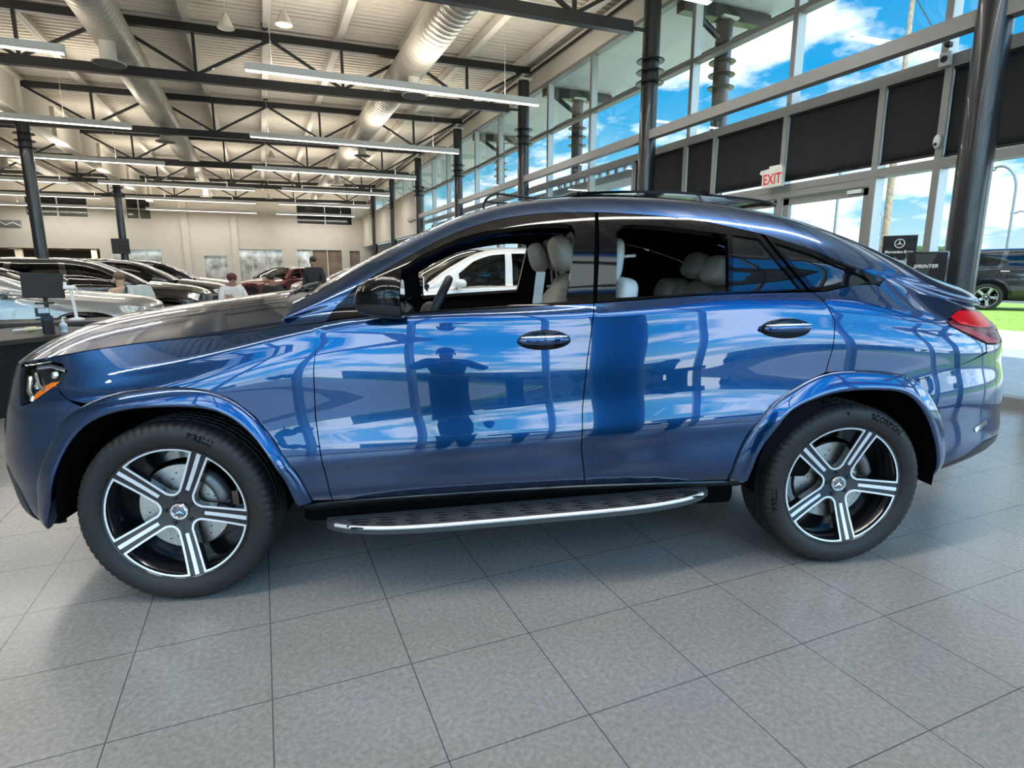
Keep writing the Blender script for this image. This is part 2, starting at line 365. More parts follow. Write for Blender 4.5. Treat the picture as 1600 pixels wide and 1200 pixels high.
def tri_fill(P, holes=(), d=.035):
    """triangles over P minus holes, with inner points about d apart"""
    loops = [dens(P, d * .8)] + [dens(h, d * .8) for h in holes]
    pts = []; edges = []
    for L in loops:
        b = len(pts); pts += L; edges += [(b + i, b + (i + 1) % len(L)) for i in range(len(L))]
    A = np.array(pts); x0, y0 = A.min(0); x1, y1 = A.max(0)
    gx, gy = np.meshgrid(np.arange(x0 + d / 2, x1, d), np.arange(y0 + d / 2, y1, d)); gx = gx.ravel().copy(); gy = gy.ravel(); 
    ok = pip(P, gx, gy)
    for h in holes: ok &= ~pip(h, gx, gy)
    gx, gy = gx[ok], gy[ok]
    if len(gx):
        dm = np.full(len(gx), 9.)
        for p in pts: dm = np.minimum(dm, np.hypot(gx - p[0], gy - p[1]))
        gx, gy = gx[dm > d * .45], gy[dm > d * .45]
    allp = pts + list(zip(gx.tolist(), gy.tolist()))
    r = delaunay_2d_cdt([Vector(p) for p in allp], edges, [], 1, 1e-6)
    v = np.array([tuple(p) for p in r[0]]); f = np.array([t for t in r[2] if len(t) == 3])
    c = v[f].mean(1); ok = pip(P, c[:, 0], c[:, 1])
    for h in holes: ok &= ~pip(h, c[:, 0], c[:, 1])
    f = f[ok]
    a = v[f]; cr_ = (a[:, 1, 0] - a[:, 0, 0]) * (a[:, 2, 1] - a[:, 0, 1]) - (a[:, 1, 1] - a[:, 0, 1]) * (a[:, 2, 0] - a[:, 0, 0])
    f[cr_ < 0] = f[cr_ < 0][:, ::-1]
    return v, f
def surf_mesh(fn, nfn, P, holes=(), d=.035, off=0.0, thick=.012, bulge=None):
    """vertices, faces, normals of a panel on surface fn(s, t); nfn gives outward normals"""
    v, f = tri_fill(P, holes, d)
    p = fn(v[:, 0], v[:, 1]); n = nfn(v[:, 0], v[:, 1])
    o = off if bulge is None else off + bulge(v[:, 0], v[:, 1])[:, None]
    q = p + n * o
    # face winding must agree with the normals
    a = q[f]; fn_ = np.cross(a[:, 1] - a[:, 0], a[:, 2] - a[:, 0])
    if (fn_ * n[f[:, 0]]).sum() < 0: f = f[:, ::-1]
    V = [q]; F = [tuple(t) for t in f.tolist()]; Nn = [n]; base = len(q)
    if thick:
        cnt = {}
        for t in f.tolist():
            for i in range(3):
                e = (t[i], t[(i + 1) % 3]); cnt[e] = 1
        bd = [e for e in cnt if (e[1], e[0]) not in cnt]
        idx = {}; 
        for e in bd:
            for k in e:
                if k not in idx: idx[k] = len(idx)
        ks = list(idx); top = q[ks]; bot = top - n[ks] * thick
        wall_n = np.zeros((len(ks), 3))
        for a, b in bd:
            m_ = np.cross(q[b] - q[a], n[a]); m_ /= np.linalg.norm(m_) + 1e-12; wall_n[idx[a]] += m_; wall_n[idx[b]] += m_
        wall_n /= np.linalg.norm(wall_n, axis=1, keepdims=True) + 1e-9
        V += [top, bot]; Nn += [wall_n, wall_n]; k = len(ks)
        F += [(base + idx[a], base + k + idx[a], base + k + idx[b], base + idx[b]) for a, b in bd]
    return np.vstack(V), F, np.vstack(Nn)
def mirror(V, F, N):
    k = np.array([1, -1, 1.]); return V * k, [t[::-1] for t in F], N * k
def join(*ms):
    V = np.vstack([m_[0] for m_ in ms]); N = np.vstack([m_[2] for m_ in ms]); F = []; b = 0
    for m_ in ms: F += [tuple(i + b for i in t) for t in m_[1]]; b += len(m_[0])
    return V, F, N
def place(name, m_, material, parent, mi=None):
    return link_mesh(name, m_[0], m_[1], material, parent, normals=m_[2], mi=mi)
OUTL = {
    'fender': [(-2.039,0.905),(-1.799,0.908),(-1.626,1.229),(-1.393,1.324),(-1.176,1.251),(-1.029,0.911),(-0.934,0.897),(-0.84,0.888),(-0.859,0.867),(-0.878,0.668),(-0.879,0.501),(-0.859,0.331),(-0.834,0.121),(-0.915,0.132),(-0.97,0.28),(-1.044,0.421),(-1.123,0.521),(-1.219,0.612),(-1.314,0.679),(-1.428,0.727),(-1.556,0.75),(-1.65,0.742),(-1.739,0.698),(-1.808,0.73),(-1.831,0.815),(-1.845,0.865),(-1.878,0.884),(-1.973,0.902)],
    'front_door': [(-0.838,0.892),(-0.493,0.899),(-0.128,0.901),(0.271,0.9),(0.234,0.66),(0.211,0.453),(0.206,0.282),(0.233,0.122),(-0.353,0.114),(-0.834,0.121),(-0.859,0.331),(-0.879,0.501),(-0.878,0.668),(-0.859,0.867)],
    'rear_door': [(0.271,0.9),(0.584,0.902),(0.872,0.905),(1.266,0.902),(1.306,0.866),(1.353,0.79),(1.344,0.678),(1.317,0.554),(1.169,0.487),(1.053,0.411),(0.966,0.283),(0.914,0.194),(0.895,0.128),(0.898,0.119),(0.233,0.122),(0.206,0.282),(0.211,0.453),(0.234,0.66)],
    'body_side': [(-0.981,1.408),(-0.999,1.279),(-1.029,0.911),(-0.934,0.897),(-0.84,0.888),(-0.825,0.903),(-0.782,1.067),(-0.708,1.198),(-0.624,1.223),(-0.535,1.238),(-0.375,1.261),(-0.249,1.267),(-0.089,1.269),(0.073,1.268),(0.253,1.261),(0.414,1.253),(0.621,1.243),(0.817,1.228),(1.077,1.2),(1.319,1.153),(1.528,1.07),(1.679,0.996),(1.63,0.939),(1.603,0.944),(1.33,0.903),(1.266,0.902),(1.306,0.866),(1.353,0.79),(1.344,0.678),(1.317,0.554),(1.464,0.563),(1.601,0.559),(1.703,0.543),(1.768,0.509),(1.845,0.537),(2.026,0.614),(2.221,0.695),(2.22,0.742),(2.123,0.773),(2.01,0.816),(1.943,0.847),(2.08,0.891),(2.245,0.926),(2.466,0.95)],
    'front_trim_out': [(-0.833,0.896),(-0.825,0.903),(-0.782,1.067),(-0.708,1.198),(-0.624,1.223),(-0.535,1.238),(-0.375,1.261),(-0.249,1.267),(-0.089,1.269),(0.073,1.268),(0.253,1.261),(0.316,1.257),(0.289,1.095),(0.271,0.9),(-0.128,0.901),(-0.493,0.899)],
    'front_open': [(-0.516,0.909),(-0.534,1.189),(-0.436,1.217),(-0.282,1.231),(-0.093,1.224),(0.068,1.223),(0.166,1.217),(0.201,1.207),(0.213,1.185),(0.187,1.065),(0.155,0.915),(-0.18,0.915)],
    'rear_trim_out': [(0.327,1.256),(0.414,1.253),(0.621,1.243),(0.817,1.228),(1.071,1.199),(1.145,1.075),(1.239,0.907),(0.872,0.905),(0.584,0.902),(0.282,0.901)],
    'rear_open': [(0.367,0.916),(0.397,1.179),(0.427,1.202),(0.48,1.205),(0.611,1.199),(0.741,1.19),(0.903,1.178),(0.868,0.916),(0.614,0.913)],
    'rear_fixed': [(0.927,1.18),(1.057,1.173),(1.134,1.046),(1.207,0.917),(0.886,0.915)],
    'quarter_trim_out': [(1.086,1.198),(1.319,1.153),(1.528,1.07),(1.679,0.996),(1.63,0.939),(1.603,0.944),(1.33,0.903),(1.252,0.907),(1.158,1.075)],
    'quarter_pane': [(1.12,1.167),(1.307,1.12),(1.491,1.015),(1.586,0.959),(1.505,0.928),(1.286,0.917),(1.198,1.051)],
    'headlight': [(-2.163,0.91),(-1.973,0.902),(-1.878,0.884),(-1.845,0.865),(-1.879,0.816),(-1.979,0.724),(-2.028,0.707),(-2.099,0.853)],
    'turn': [(-1.862,0.851),(-1.879,0.816),(-1.979,0.724),(-1.972,0.806),(-1.937,0.852)],
    'taillight': [(1.943,0.847),(2.08,0.891),(2.245,0.926),(2.466,0.93),(2.375,0.87),(2.333,0.737),(2.224,0.742),(2.123,0.773),(2.01,0.816)],
    'tl_upper': [(2.03,0.87),(2.205,0.906),(2.411,0.919),(2.271,0.869),(2.194,0.833),(2.037,0.844)],
    'rear_bumper': [(1.768,0.509),(1.845,0.537),(2.026,0.614),(2.221,0.695)],
    'rb_lower': [(1.953,0.101),(2.104,0.118),(2.244,0.164)],
    'fb_gap': [(-1.808,0.73),(-1.682,0.611)],
    'rocker': [(-0.977,0.108),(-0.354,0.069),(0.236,0.11),(0.972,0.114),(1.077,-0.02),(0.234,-0.02),(-0.53,-0.02),(-0.926,-0.02),(-0.989,0.049)],
    'door_handle_f': [(-0.059,0.745),(0.167,0.74),(0.053,0.791),(0.051,0.692),(0.052,0.743)],
    'door_handle_r': [(1.003,0.749),(1.246,0.75),(1.123,0.787),(1.122,0.705),(1.122,0.748)],
    'mirror': [(-0.7,0.931),(-0.517,0.84)],
    'shut': [(-2.039,0.905),(-1.799,0.908),(-1.626,1.229),(-1.393,1.324),(-1.176,1.251),(-1.029,0.911),(-0.981,1.408)],
    'FA_OUT': [(-1.739,0.698),(-1.65,0.742),(-1.556,0.75),(-1.428,0.727),(-1.314,0.679),(-1.219,0.612),(-1.123,0.521),(-1.044,0.421),(-0.97,0.28),(-0.915,0.132)],
    'FA_IN': [(-1.978,0.085),(-1.879,0.295),(-1.821,0.438),(-1.761,0.534),(-1.694,0.598),(-1.606,0.635),(-1.484,0.631),(-1.374,0.607),(-1.28,0.573),(-1.184,0.508),(-1.107,0.427),(-1.038,0.315),(-0.978,0.129)],
    'RA_OUT': [(0.895,0.128),(0.914,0.194),(0.966,0.283),(1.053,0.411),(1.169,0.487),(1.309,0.548),(1.464,0.563),(1.601,0.559),(1.703,0.543),(1.768,0.509),(1.847,0.419),(1.901,0.334),(1.937,0.249),(1.935,0.181),(2.049,-0.02)],
    'RA_IN': [(0.979,0.126),(0.999,0.198),(1.047,0.259),(1.119,0.367),(1.235,0.428),(1.37,0.46),(1.468,0.467),(1.586,0.463),(1.687,0.443),(1.772,0.375),(1.849,0.261),(1.901,0.184),(2.03,-0.02)],
}
# ---------- the blue coupe SUV ----------
PAINT = flake_paint('blue_paint', (.0014, .040, .138), .9, .23)
GLOSSB = mat('gloss_black', (.003, .003, .004), .05, 0, spec=.28, noise=.1)
BLK = mat('matte_black', (.008, .008, .009), .6, noise=.2)
PLASTIC = mat('dark_plastic', (.018, .020, .022), .45, noise=.15, nscale=60)
RUBBER = mat('tire_rubber', (.015, .0148, .0148), .55, spec=.4, noise=.2, nscale=30)
LETTER = mat('tire_letter', (.0015, .0015, .0015), .9, spec=.05, noise=.1)
LETTER2 = mat('tire_letter_grey', (.035, .035, .035), .5, noise=.1)
CHROME = mat('chrome', (.85, .86, .88), .08, 1, noise=.02)
MACHINED = mat('machined_alloy', (.88, .89, .90), .28, .55, noise=.03, nscale=80)
BRAKE = mat('brake_steel', (.45, .44, .42), .35, 1, noise=.15, nscale=40)
ALLOYB = mat('black_alloy', (.010, .010, .012), .18, .2, coat=.8, noise=.1)
PRIV = mat('privacy_glass', (.003, .004, .006), .01, 0, spec=.5, ior=1.6, noise=.05)
CLEAR = glass('clear_glass', (.88, .93, .92), 1.0)
TINTED = glass('tinted_glass', (.10, .11, .12), 1.0)
LENS = glass('lamp_lens', (.9, .93, .95), .9)
REDL = mat('red_lamp', (.42, .003, .010), .15, 0, spec=.12, noise=.08)
REDD = mat('dark_red_lamp', (.10, .002, .008), .10, 0, spec=.15, noise=.08)
AMBER = mat('amber_lamp', (.85, .18, .01), .15, 0, coat=1, noise=.06)
LEATHER = mat('beige_leather', (.40, .37, .33), .55, noise=.08, nscale=30, bump=.15)
LEATHERW = mat('white_plastic_trim', (.78, .77, .73), .4, noise=.04)
BELT = mat('seat_belt_fabric', (.45, .46, .43), .7, noise=.1)
UNDER = mat('underbody_black', (.003, .003, .003), 1.0, spec=.05, noise=.1)
HEADL = mat('headliner_black', (.005, .005, .006), 1.0, spec=.1, noise=.1)

def star(mb, org, x, y, r, mi, depth):
    """three-pointed star inside a ring"""
    z = Vector(x).cross(Vector(y)); o = Vector(org); x = Vector(x); y = Vector(y)
    pt = []
    for k in range(3):
        a = math.pi / 2 + k * 2 * math.pi / 3
        pt.append((math.cos(a) * r * .98, math.sin(a) * r * .98)); b = a + math.pi / 3; pt.append((math.cos(b) * r * .17, math.sin(b) * r * .17))
    n = len(pt); v = [o + x * a + y * b for a, b in pt] + [o + z * depth]
    mb.add(v, [(i, (i + 1) % n, n) for i in range(n)], mi)
    q = 40; v = []; f = []
    for i in range(q):
        a = 2 * math.pi * i / q; d = x * math.cos(a) + y * math.sin(a)
        v += [o + d * r * .97, o + d * r * 1.06 + z * depth, o + d * r * 1.16]
    for i in range(q):
        j = (i + 1) % q; f += [(i * 3, j * 3, j * 3 + 1, i * 3 + 1), (i * 3 + 1, j * 3 + 1, j * 3 + 2, i * 3 + 2)]
    mb.add(v, f, mi)

# -- one wheel in its own frame: hub at the origin, outside towards -y
TR, RR = .388, .2865
def wheel_tire(texts):
    mb = MB(); n = 288; hw = .137
    # half profile (radius, y): outer sidewall -> tread -> inner sidewall
    prof = [(.285, -.112), (.292, -.124), (.305, -.131), (.325, -.137), (.345, -.138), (.362, -.133), (.374, -.124), (.382, -.112), (.386, -.098), (.388, -.080),
            (.388, -.062), (.380, -.060), (.380, -.054), (.388, -.052), (.388, -.022), (.380, -.020), (.380, -.014), (.388, -.012), (.388, .014), (.380, .016), (.380, .022), (.388, .024), (.388, .056), (.380, .058), (.380, .064), (.388, .066),
            (.386, .098), (.374, .124), (.345, .138), (.305, .131), (.285, .112)]
    L = len(prof); v = []; f = []
    for k in range(n):
        a = 2 * math.pi * k / n; cut = (k % 4 == 0)
        for i, (r, y) in enumerate(prof):
            if cut and (5 <= i <= 9 or i >= 25 and i <= 26): r -= .005
            if k % 8 == 0 and i in (13, 14, 17, 18, 21, 22): r -= .004
            v.append((math.cos(a) * r, y, math.sin(a) * r))
    for k in range(n):
        for i in range(L - 1): f.append((k * L + i, ((k + 1) % n) * L + i, ((k + 1) % n) * L + i + 1, k * L + i + 1))
    mb.add(v, f)
    # flared bead ring where the wall meets the rim
    for s, ang, size, mi, rad in texts:
        tv, tf = text_verts(s, size, bold=True); v = []
        for (a, b, _) in tv:
            th = math.radians(ang) - a / rad; r = rad + b
            y = np.interp(r, [.292, .305, .325, .345, .362, .374], [-.124, -.131, -.137, -.138, -.133, -.124]) - .0012
            v.append((math.cos(th) * r, y, math.sin(th) * r))
        mb.add(v, tf, mi)
    return mb
def rim_depth(r): return -.116 + .034 * max(0, 1 - (r / .275) ** 1.6)
def window_poly(k, h0=.033, base=-6.0):
    """opening between spoke k and k + 1 (polygon in the wheel plane)"""
    a0 = math.radians(base + 72 * k); a1 = a0 + math.radians(72); R = .272
    d0 = (math.cos(a0), math.sin(a0)); n0 = (-d0[1], d0[0]); d1 = (math.cos(a1), math.sin(a1)); n1 = (d1[1], -d1[0])
    out = []
    def on(d, nn, r):
        h = .031 + .007 * (r / R) ** 2
        return (d[0] * r + nn[0] * h, d[1] * r + nn[1] * h)
    for r in np.linspace(.268, .088, 10): out.append(on(d0, n0, r))
    am = (a0 + a1) / 2; A = out[-1]; B = on(d1, n1, .088); q = (math.cos(am) * .066, math.sin(am) * .066)
    for t in (.25, .5, .75): out.append(((1 - t) ** 2 * A[0] + 2 * t * (1 - t) * q[0] + t * t * B[0], (1 - t) ** 2 * A[1] + 2 * t * (1 - t) * q[1] + t * t * B[1]))
    for r in np.linspace(.088, .268, 10): out.append(on(d1, n1, r))
    p1, p0 = out[-1], out[0]; e1 = math.atan2(p1[1], p1[0]); e0 = math.atan2(p0[1], p0[0])
    while e1 < e0: e1 += 2 * math.pi
    for t in np.linspace(1, 0, 13)[1:-1]: a = e0 + (e1 - e0) * t; out.append((math.cos(a) * R, math.sin(a) * R))
    return out
def circle(r, n=80): return [(math.cos(2 * math.pi * i / n) * r, math.sin(2 * math.pi * i / n) * r) for i in range(n)]
def wheel_surf(lift):
    def fn(a, b):
        r = np.hypot(a, b); return np.stack([a, -.116 + .034 * np.clip(1 - (r / .275) ** 1.6, 0, 1) - lift, b], -1)
    def nf(a, b):
        r = np.hypot(a, b) + 1e-6; k = .034 * 1.6 * r ** .6 / .275 ** 1.6; n = np.stack([-k * a / r, -np.ones_like(a), -k * b / r], -1)
        return n / np.linalg.norm(n, axis=-1, keepdims=True)
    return fn, nf
def make_wheel(parent, loc, rz, texts):
    root = empty('wheel', loc, rz, parent=parent)
    wheel_tire(texts).build('tire', [RUBBER, LETTER, LETTER2], root, angle=40)
    wins = [window_poly(k) for k in range(5)]
    fn, nf = wheel_surf(0.0)
    a = surf_mesh(fn, nf, circle(.279), wins, .016, thick=.035)
    fn2, nf2 = wheel_surf(.0015)
    strokes = []
    for p in wins:
        big = inset(p, -.0085)
        strokes.append(surf_mesh(fn2, nf2, big, [p if area(p) > 0 else p[::-1]], .012, thick=.003))
    for k in range(5):
        t = math.radians(-6 + 72 * k); d = np.array([math.cos(t), math.sin(t)]); q = np.array([-d[1], d[0]])
        for r0, r1, w0, w1 in ((.100, .277, .0075, .0085),):
            strokes.append(surf_mesh(fn2, nf2, [tuple(d * r0 - q * w0), tuple(d * r1 - q * w1), tuple(d * r1 + q * w1), tuple(d * r0 + q * w0)], (), .02, thick=.003))
    place('spoke_face', a, ALLOYB, root)
    place('machined_spoke_edge', join(*strokes), MACHINED, root)
    mb = MB(); mb.lathe([(.279, -.119), (.2865, -.121), (.2905, -.117), (.285, -.104), (.268, -.09), (.262, .02), (.25, .10), (.285, .118)], axis=(0, 1, 0), n=96)
    mb.lathe([(.20, .02), (.262, .03)], axis=(0, 1, 0), n=64)
    mb.build('rim_barrel', [ALLOYB], root, angle=50)
    mb = MB(); mb.lathe([(.0, -.02), (.05, -.02), (.06, -.03), (.185, -.03), (.185, -.004), (.06, -.004)], axis=(0, 1, 0), n=64)
    for i in range(40):
        t = 2 * math.pi * i / 40; r = .10 + .07 * ((i * 7) % 10) / 10
        mb.lathe([(.004, -.0302), (.0, -.0303)], (math.cos(t) * r, 0, math.sin(t) * r), (0, 1, 0), 8, 1)
    mb.build('brake_disc', [BRAKE, BLK], root, angle=40)
    mb = MB(); v = []
    for i in range(9):
        t = math.radians(8 + i * 6); v.append((math.cos(t) * .168, -.035, math.sin(t) * .168))
    mb.tube(v, [.026] + [.034] * 7 + [.026], 10, 0, flat=.9); mb.build('brake_caliper', [mat('caliper_grey', (.16, .16, .165), .4, .7, noise=.1)], root, angle=40)
    mb = MB(); y0 = rim_depth(.03) - .004
    mb.lathe([(.0, y0 - .006), (.028, y0 - .006), (.034, y0 - .004), (.0365, y0 + .006)], axis=(0, 1, 0), n=40, mi=0)
    mb.lathe([(.029, y0 - .0064), (.034, y0 - .0066), (.0365, y0 - .003)], axis=(0, 1, 0), n=40, mi=1)
    star(mb, (0, y0 - .0062, 0), (1, 0, 0), (0, 0, 1), .0245, 1, .003)
    mb.build('hub_cap', [mat('hub_grey', (.16, .16, .17), .3, .5, noise=.1), CHROME], root, angle=30)
    for k in range(5):
        mb = MB(); t = math.radians(-6 + 36 + 72 * k); c = (math.cos(t) * .056, 0, math.sin(t) * .056); y1 = rim_depth(.056)
        mb.lathe([(.0, y1 - .006), (.008, y1 - .006), (.010, y1 + .003)], c, (0, 1, 0), 6, 0); mb.lathe([(.0125, y1 - .0006), (.016, y1 - .0008)], c, (0, 1, 0), 14, 1)
        mb.build('lug_nut', [BLK, ALLOYB], root, angle=30)
    return root

def flare(B, outer, inner, n, h=.028, ret=.07):
    """body-coloured wheel arch lip between two outlines on the body"""
    def res(P):
        P = np.array(P, float); d = np.r_[0, np.cumsum(np.hypot(*np.diff(P, axis=0).T))]; u = np.linspace(0, d[-1], n)
        return np.stack([spline(d, P[:, 0])(u), spline(d, P[:, 1])(u)], 1)
    O, I = res(outer), res(inner); ws = [0, .03, .10, .2, .32, .5, .68, .84, .94, 1.0, 1.0, 1.0]
    hh = [0.0, .010, .015, .019, .023, .0275, .032, .035, .033, .022, -.02, -ret]
    V = []
    for w_, q in zip(ws, hh):
        st = O * (1 - w_) + I * w_; p = B.P(st[:, 0], st[:, 1]); nn = B.N(st[:, 0], st[:, 1])
        nn = nn * np.array([.25, 1, .25]); nn /= np.linalg.norm(nn, axis=1, keepdims=True)
        V.append(p + nn * (q * h / .03 if q > 0 else q))
    V = np.array(V); m_, k_ = V.shape[:2]; F = []
    for i in range(m_ - 1):
        for j in range(k_ - 1): F.append((i * k_ + j, i * k_ + j + 1, (i + 1) * k_ + j + 1, (i + 1) * k_ + j))
    return V.reshape(-1, 3), F
def both(V, F):
    k = len(V); W = V * np.array([1, -1, 1.]); return np.vstack([V, W]), F + [tuple(i + k for i in t[::-1]) for t in F]

B = COUPE
def sn(P): return inset(P, .0022)
G = dict(OUTL)
SH = [(-2.035, .905), (-1.80, .91), (-1.6, .91), (-1.36, .91), (-1.17, .91), (-1.022, .912)]
CARZ = -.2897
CO = Vector((2.36704505, -1.2195116, 0)) * .4572
CARLOC = CO + Vector((-math.sin(CARZ), math.cos(CARZ), 0)) * .955
car = empty('coupe_suv', CARLOC, CARZ, 'glossy metallic blue coupe SUV with black and silver star-spoke wheels, parked in front', 'car')

def side_panel(name, P, holes=(), material=PAINT, off=0.0, thick=.014, d=.03, parents=(None, None), sides=(0, 1), bulge=None, shrink=True):
    a = surf_mesh(B.P, B.N, sn(P) if shrink else P, holes, d, off, thick, bulge)
    out = []
    for s in sides:
        m_ = a if s == 0 else mirror(*a)
        out.append(place(name, m_, material, parents[s] or car))
    return out

fender_P = SH + [(-.927, .896), (-.835, .884), (-.853, .865)] + OUTL['fender'][9:24] + [(-1.879, .816), (-1.845, .865), (-1.878, .884), (-1.973, .902)]
side_panel('front_fender', fender_P)
fdoors = side_panel('front_door', OUTL['front_door'])
rdoors = side_panel('rear_door', OUTL['rear_door'])
bs = OUTL['body_side']
body_P = [(-.985, 1.39), (-.998, 1.277)] + bs[2:-1] + [(2.396, .926), (2.425, 1.12), (2.445, 1.39)]
side_panel('body_side', body_P, d=.032)
# gloss black window surrounds, each a part of its door
for s in (0, 1):
    side_panel('window_surround', OUTL['front_trim_out'], [inset(OUTL['front_open'], 0)], GLOSSB, .002, .03, .025, (fdoors[0], fdoors[-1]), (s,))
    side_panel('window_surround', OUTL['rear_trim_out'], [OUTL['rear_open'], OUTL['rear_fixed']], GLOSSB, .002, .03, .025, (rdoors[0], rdoors[-1]), (s,))
    side_panel('window_surround', OUTL['quarter_trim_out'], [OUTL['quarter_pane']], GLOSSB, .002, .02, .025, (None, None), (s,))
    side_panel('quarter_glass', inset(OUTL['quarter_pane'], -.006), (), PRIV, -.006, 0, .04, (None, None), (s,), shrink=False)
    side_panel('fixed_pane', inset(OUTL['rear_fixed'], -.006), (), PRIV, -.006, 0, .04, (rdoors[0], rdoors[-1]), (s,), shrink=False)
# far rear window is up, the near windows are wound down
side_panel('window_glass', inset(OUTL['rear_open'], -.008), (), TINTED, -.016, 0, .05, (rdoors[0], rdoors[1]), (1,), shrink=False)
# inner faces of the openings and doors (dark), so that gaps read black
inner = []
for P_, hl, o in (([(-1.0, .06), (1.33, .06), (1.33, .9), (-1.0, .9)], [], -.045), ([(-.86, .87), (1.62, .87), (1.62, 1.0), (1.3, 1.17), (.8, 1.25), (.2, 1.29), (-.3, 1.285), (-.6, 1.25), (-.78, 1.12)], [inset(OUTL['front_open'], -.012), inset(OUTL['rear_open'], -.012)], -.045)):
    a = surf_mesh(B.P, B.N, P_, hl, .05, o, 0); inner += [a, mirror(*a)]
place('door_lining', join(*inner), HEADL, car)

# wheel arch lips
FO = [(-2.03, .10), (-1.965, .30), (-1.90, .46), (-1.84, .58)] + OUTL['FA_OUT']; FI = [(-1.985, .085), (-1.88, .294)] + OUTL['FA_IN'][2:]
RO = OUTL['RA_OUT'][:12] + [(1.95, .247), (1.985, .16), (1.995, .07)]; RI = OUTL['RA_IN'][:11] + [(1.905, .182), (1.935, .09), (1.94, .05)]
for O_, I_ in ((FO, FI), (RO, RI)):
    V, F = flare(B, O_, I_, 70)
    for s in (0, 1):
        q = V * np.array([1, -1 if s else 1, 1.]); o = link_mesh('wheel_arch_trim', q, F if not s else [t[::-1] for t in F], PAINT, car, smooth=True)
        o.data.update()

# bumpers
fb_P = [(-2.95, .005), (-2.0, .005), (-1.985, .085), (-1.88, .294), (-1.822, .437), (-1.761, .537), (-1.70, .60), (-1.682, .616), (-1.808, .730), (-1.879, .816), (-1.979, .724), (-2.028, .707), (-2.09, .853), (-2.15, .905), (-2.95, .905)]
side = surf_mesh(B.P, B.N, sn(fb_P), (), .035, 0, .014); place('front_bumper', join(side, mirror(*side)), PAINT, car)
rb_P = [(1.771, .509), (1.845, .538), (2.022, .615), (2.228, .692), (2.226, .739), (2.34, .738), (3.25, .738), (3.25, .17), (2.5, .17), (2.246, .164), (2.112, .114), (1.966, .092), (1.945, .2), (1.91, .331), (1.855, .417)]
side = surf_mesh(B.P, B.N, sn(rb_P), (), .035, 0, .014); place('rear_bumper', join(side, mirror(*side)), PAINT, car)
va_P = [(1.945, .085), (2.112, .108), (2.246, .158), (2.5, .164), (3.25, .164), (3.25, -.03), (2.3, -.03), (1.93, -.03)]
side = surf_mesh(B.P, B.N, va_P, (), .04, -.003, .014); place('rear_valance', join(side, mirror(*side)), PLASTIC, car)
tg_P = [(2.335, .735), (3.25, .735), (3.25, 1.39), (2.46, 1.39), (2.44, 1.12), (2.40, .92)]
side = surf_mesh(B.P, B.N, sn(tg_P), (), .035, 0, .012); place('tailgate', join(side, mirror(*side)), PAINT, car)
gr_P = smooth_poly([(-2.97, .30), (-2.58, .34), (-2.50, .60), (-2.60, .86), (-2.97, .87)], 2)
side = surf_mesh(B.P, B.N, gr_P, (), .03, .006, .02)
gm = place('grille', join(side, mirror(*side)), GLOSSB, car)
mb = MB(); c = B.P(np.array([-2.95]), np.array([.6]))[0]
star(mb, (c[0] - .012, 0, c[2]), (0, -1, 0), (0, 0, 1), .085, 0, .012)
for k in range(7):
    ss_ = np.linspace(-2.95, -2.56, 12); tt_ = np.full(12, .38 + k * .065); p = B.P(ss_, tt_) + B.N(ss_, tt_) * .012
    mb.tube(p, .006, 6); mb.tube(p * np.array([1, -1, 1]), .006, 6)
mb.build('grille_star', [CHROME], gm, angle=40)
in_P = smooth_poly([(-2.50, .05), (-2.16, .04), (-2.06, .10), (-2.10, .26), (-2.22, .40), (-2.45, .22)], 2)
side = surf_mesh(B.P, B.N, in_P, (), .03, .004, .01)
for s in (0, 1): place('air_intake', side if not s else mirror(*side), PLASTIC, car)

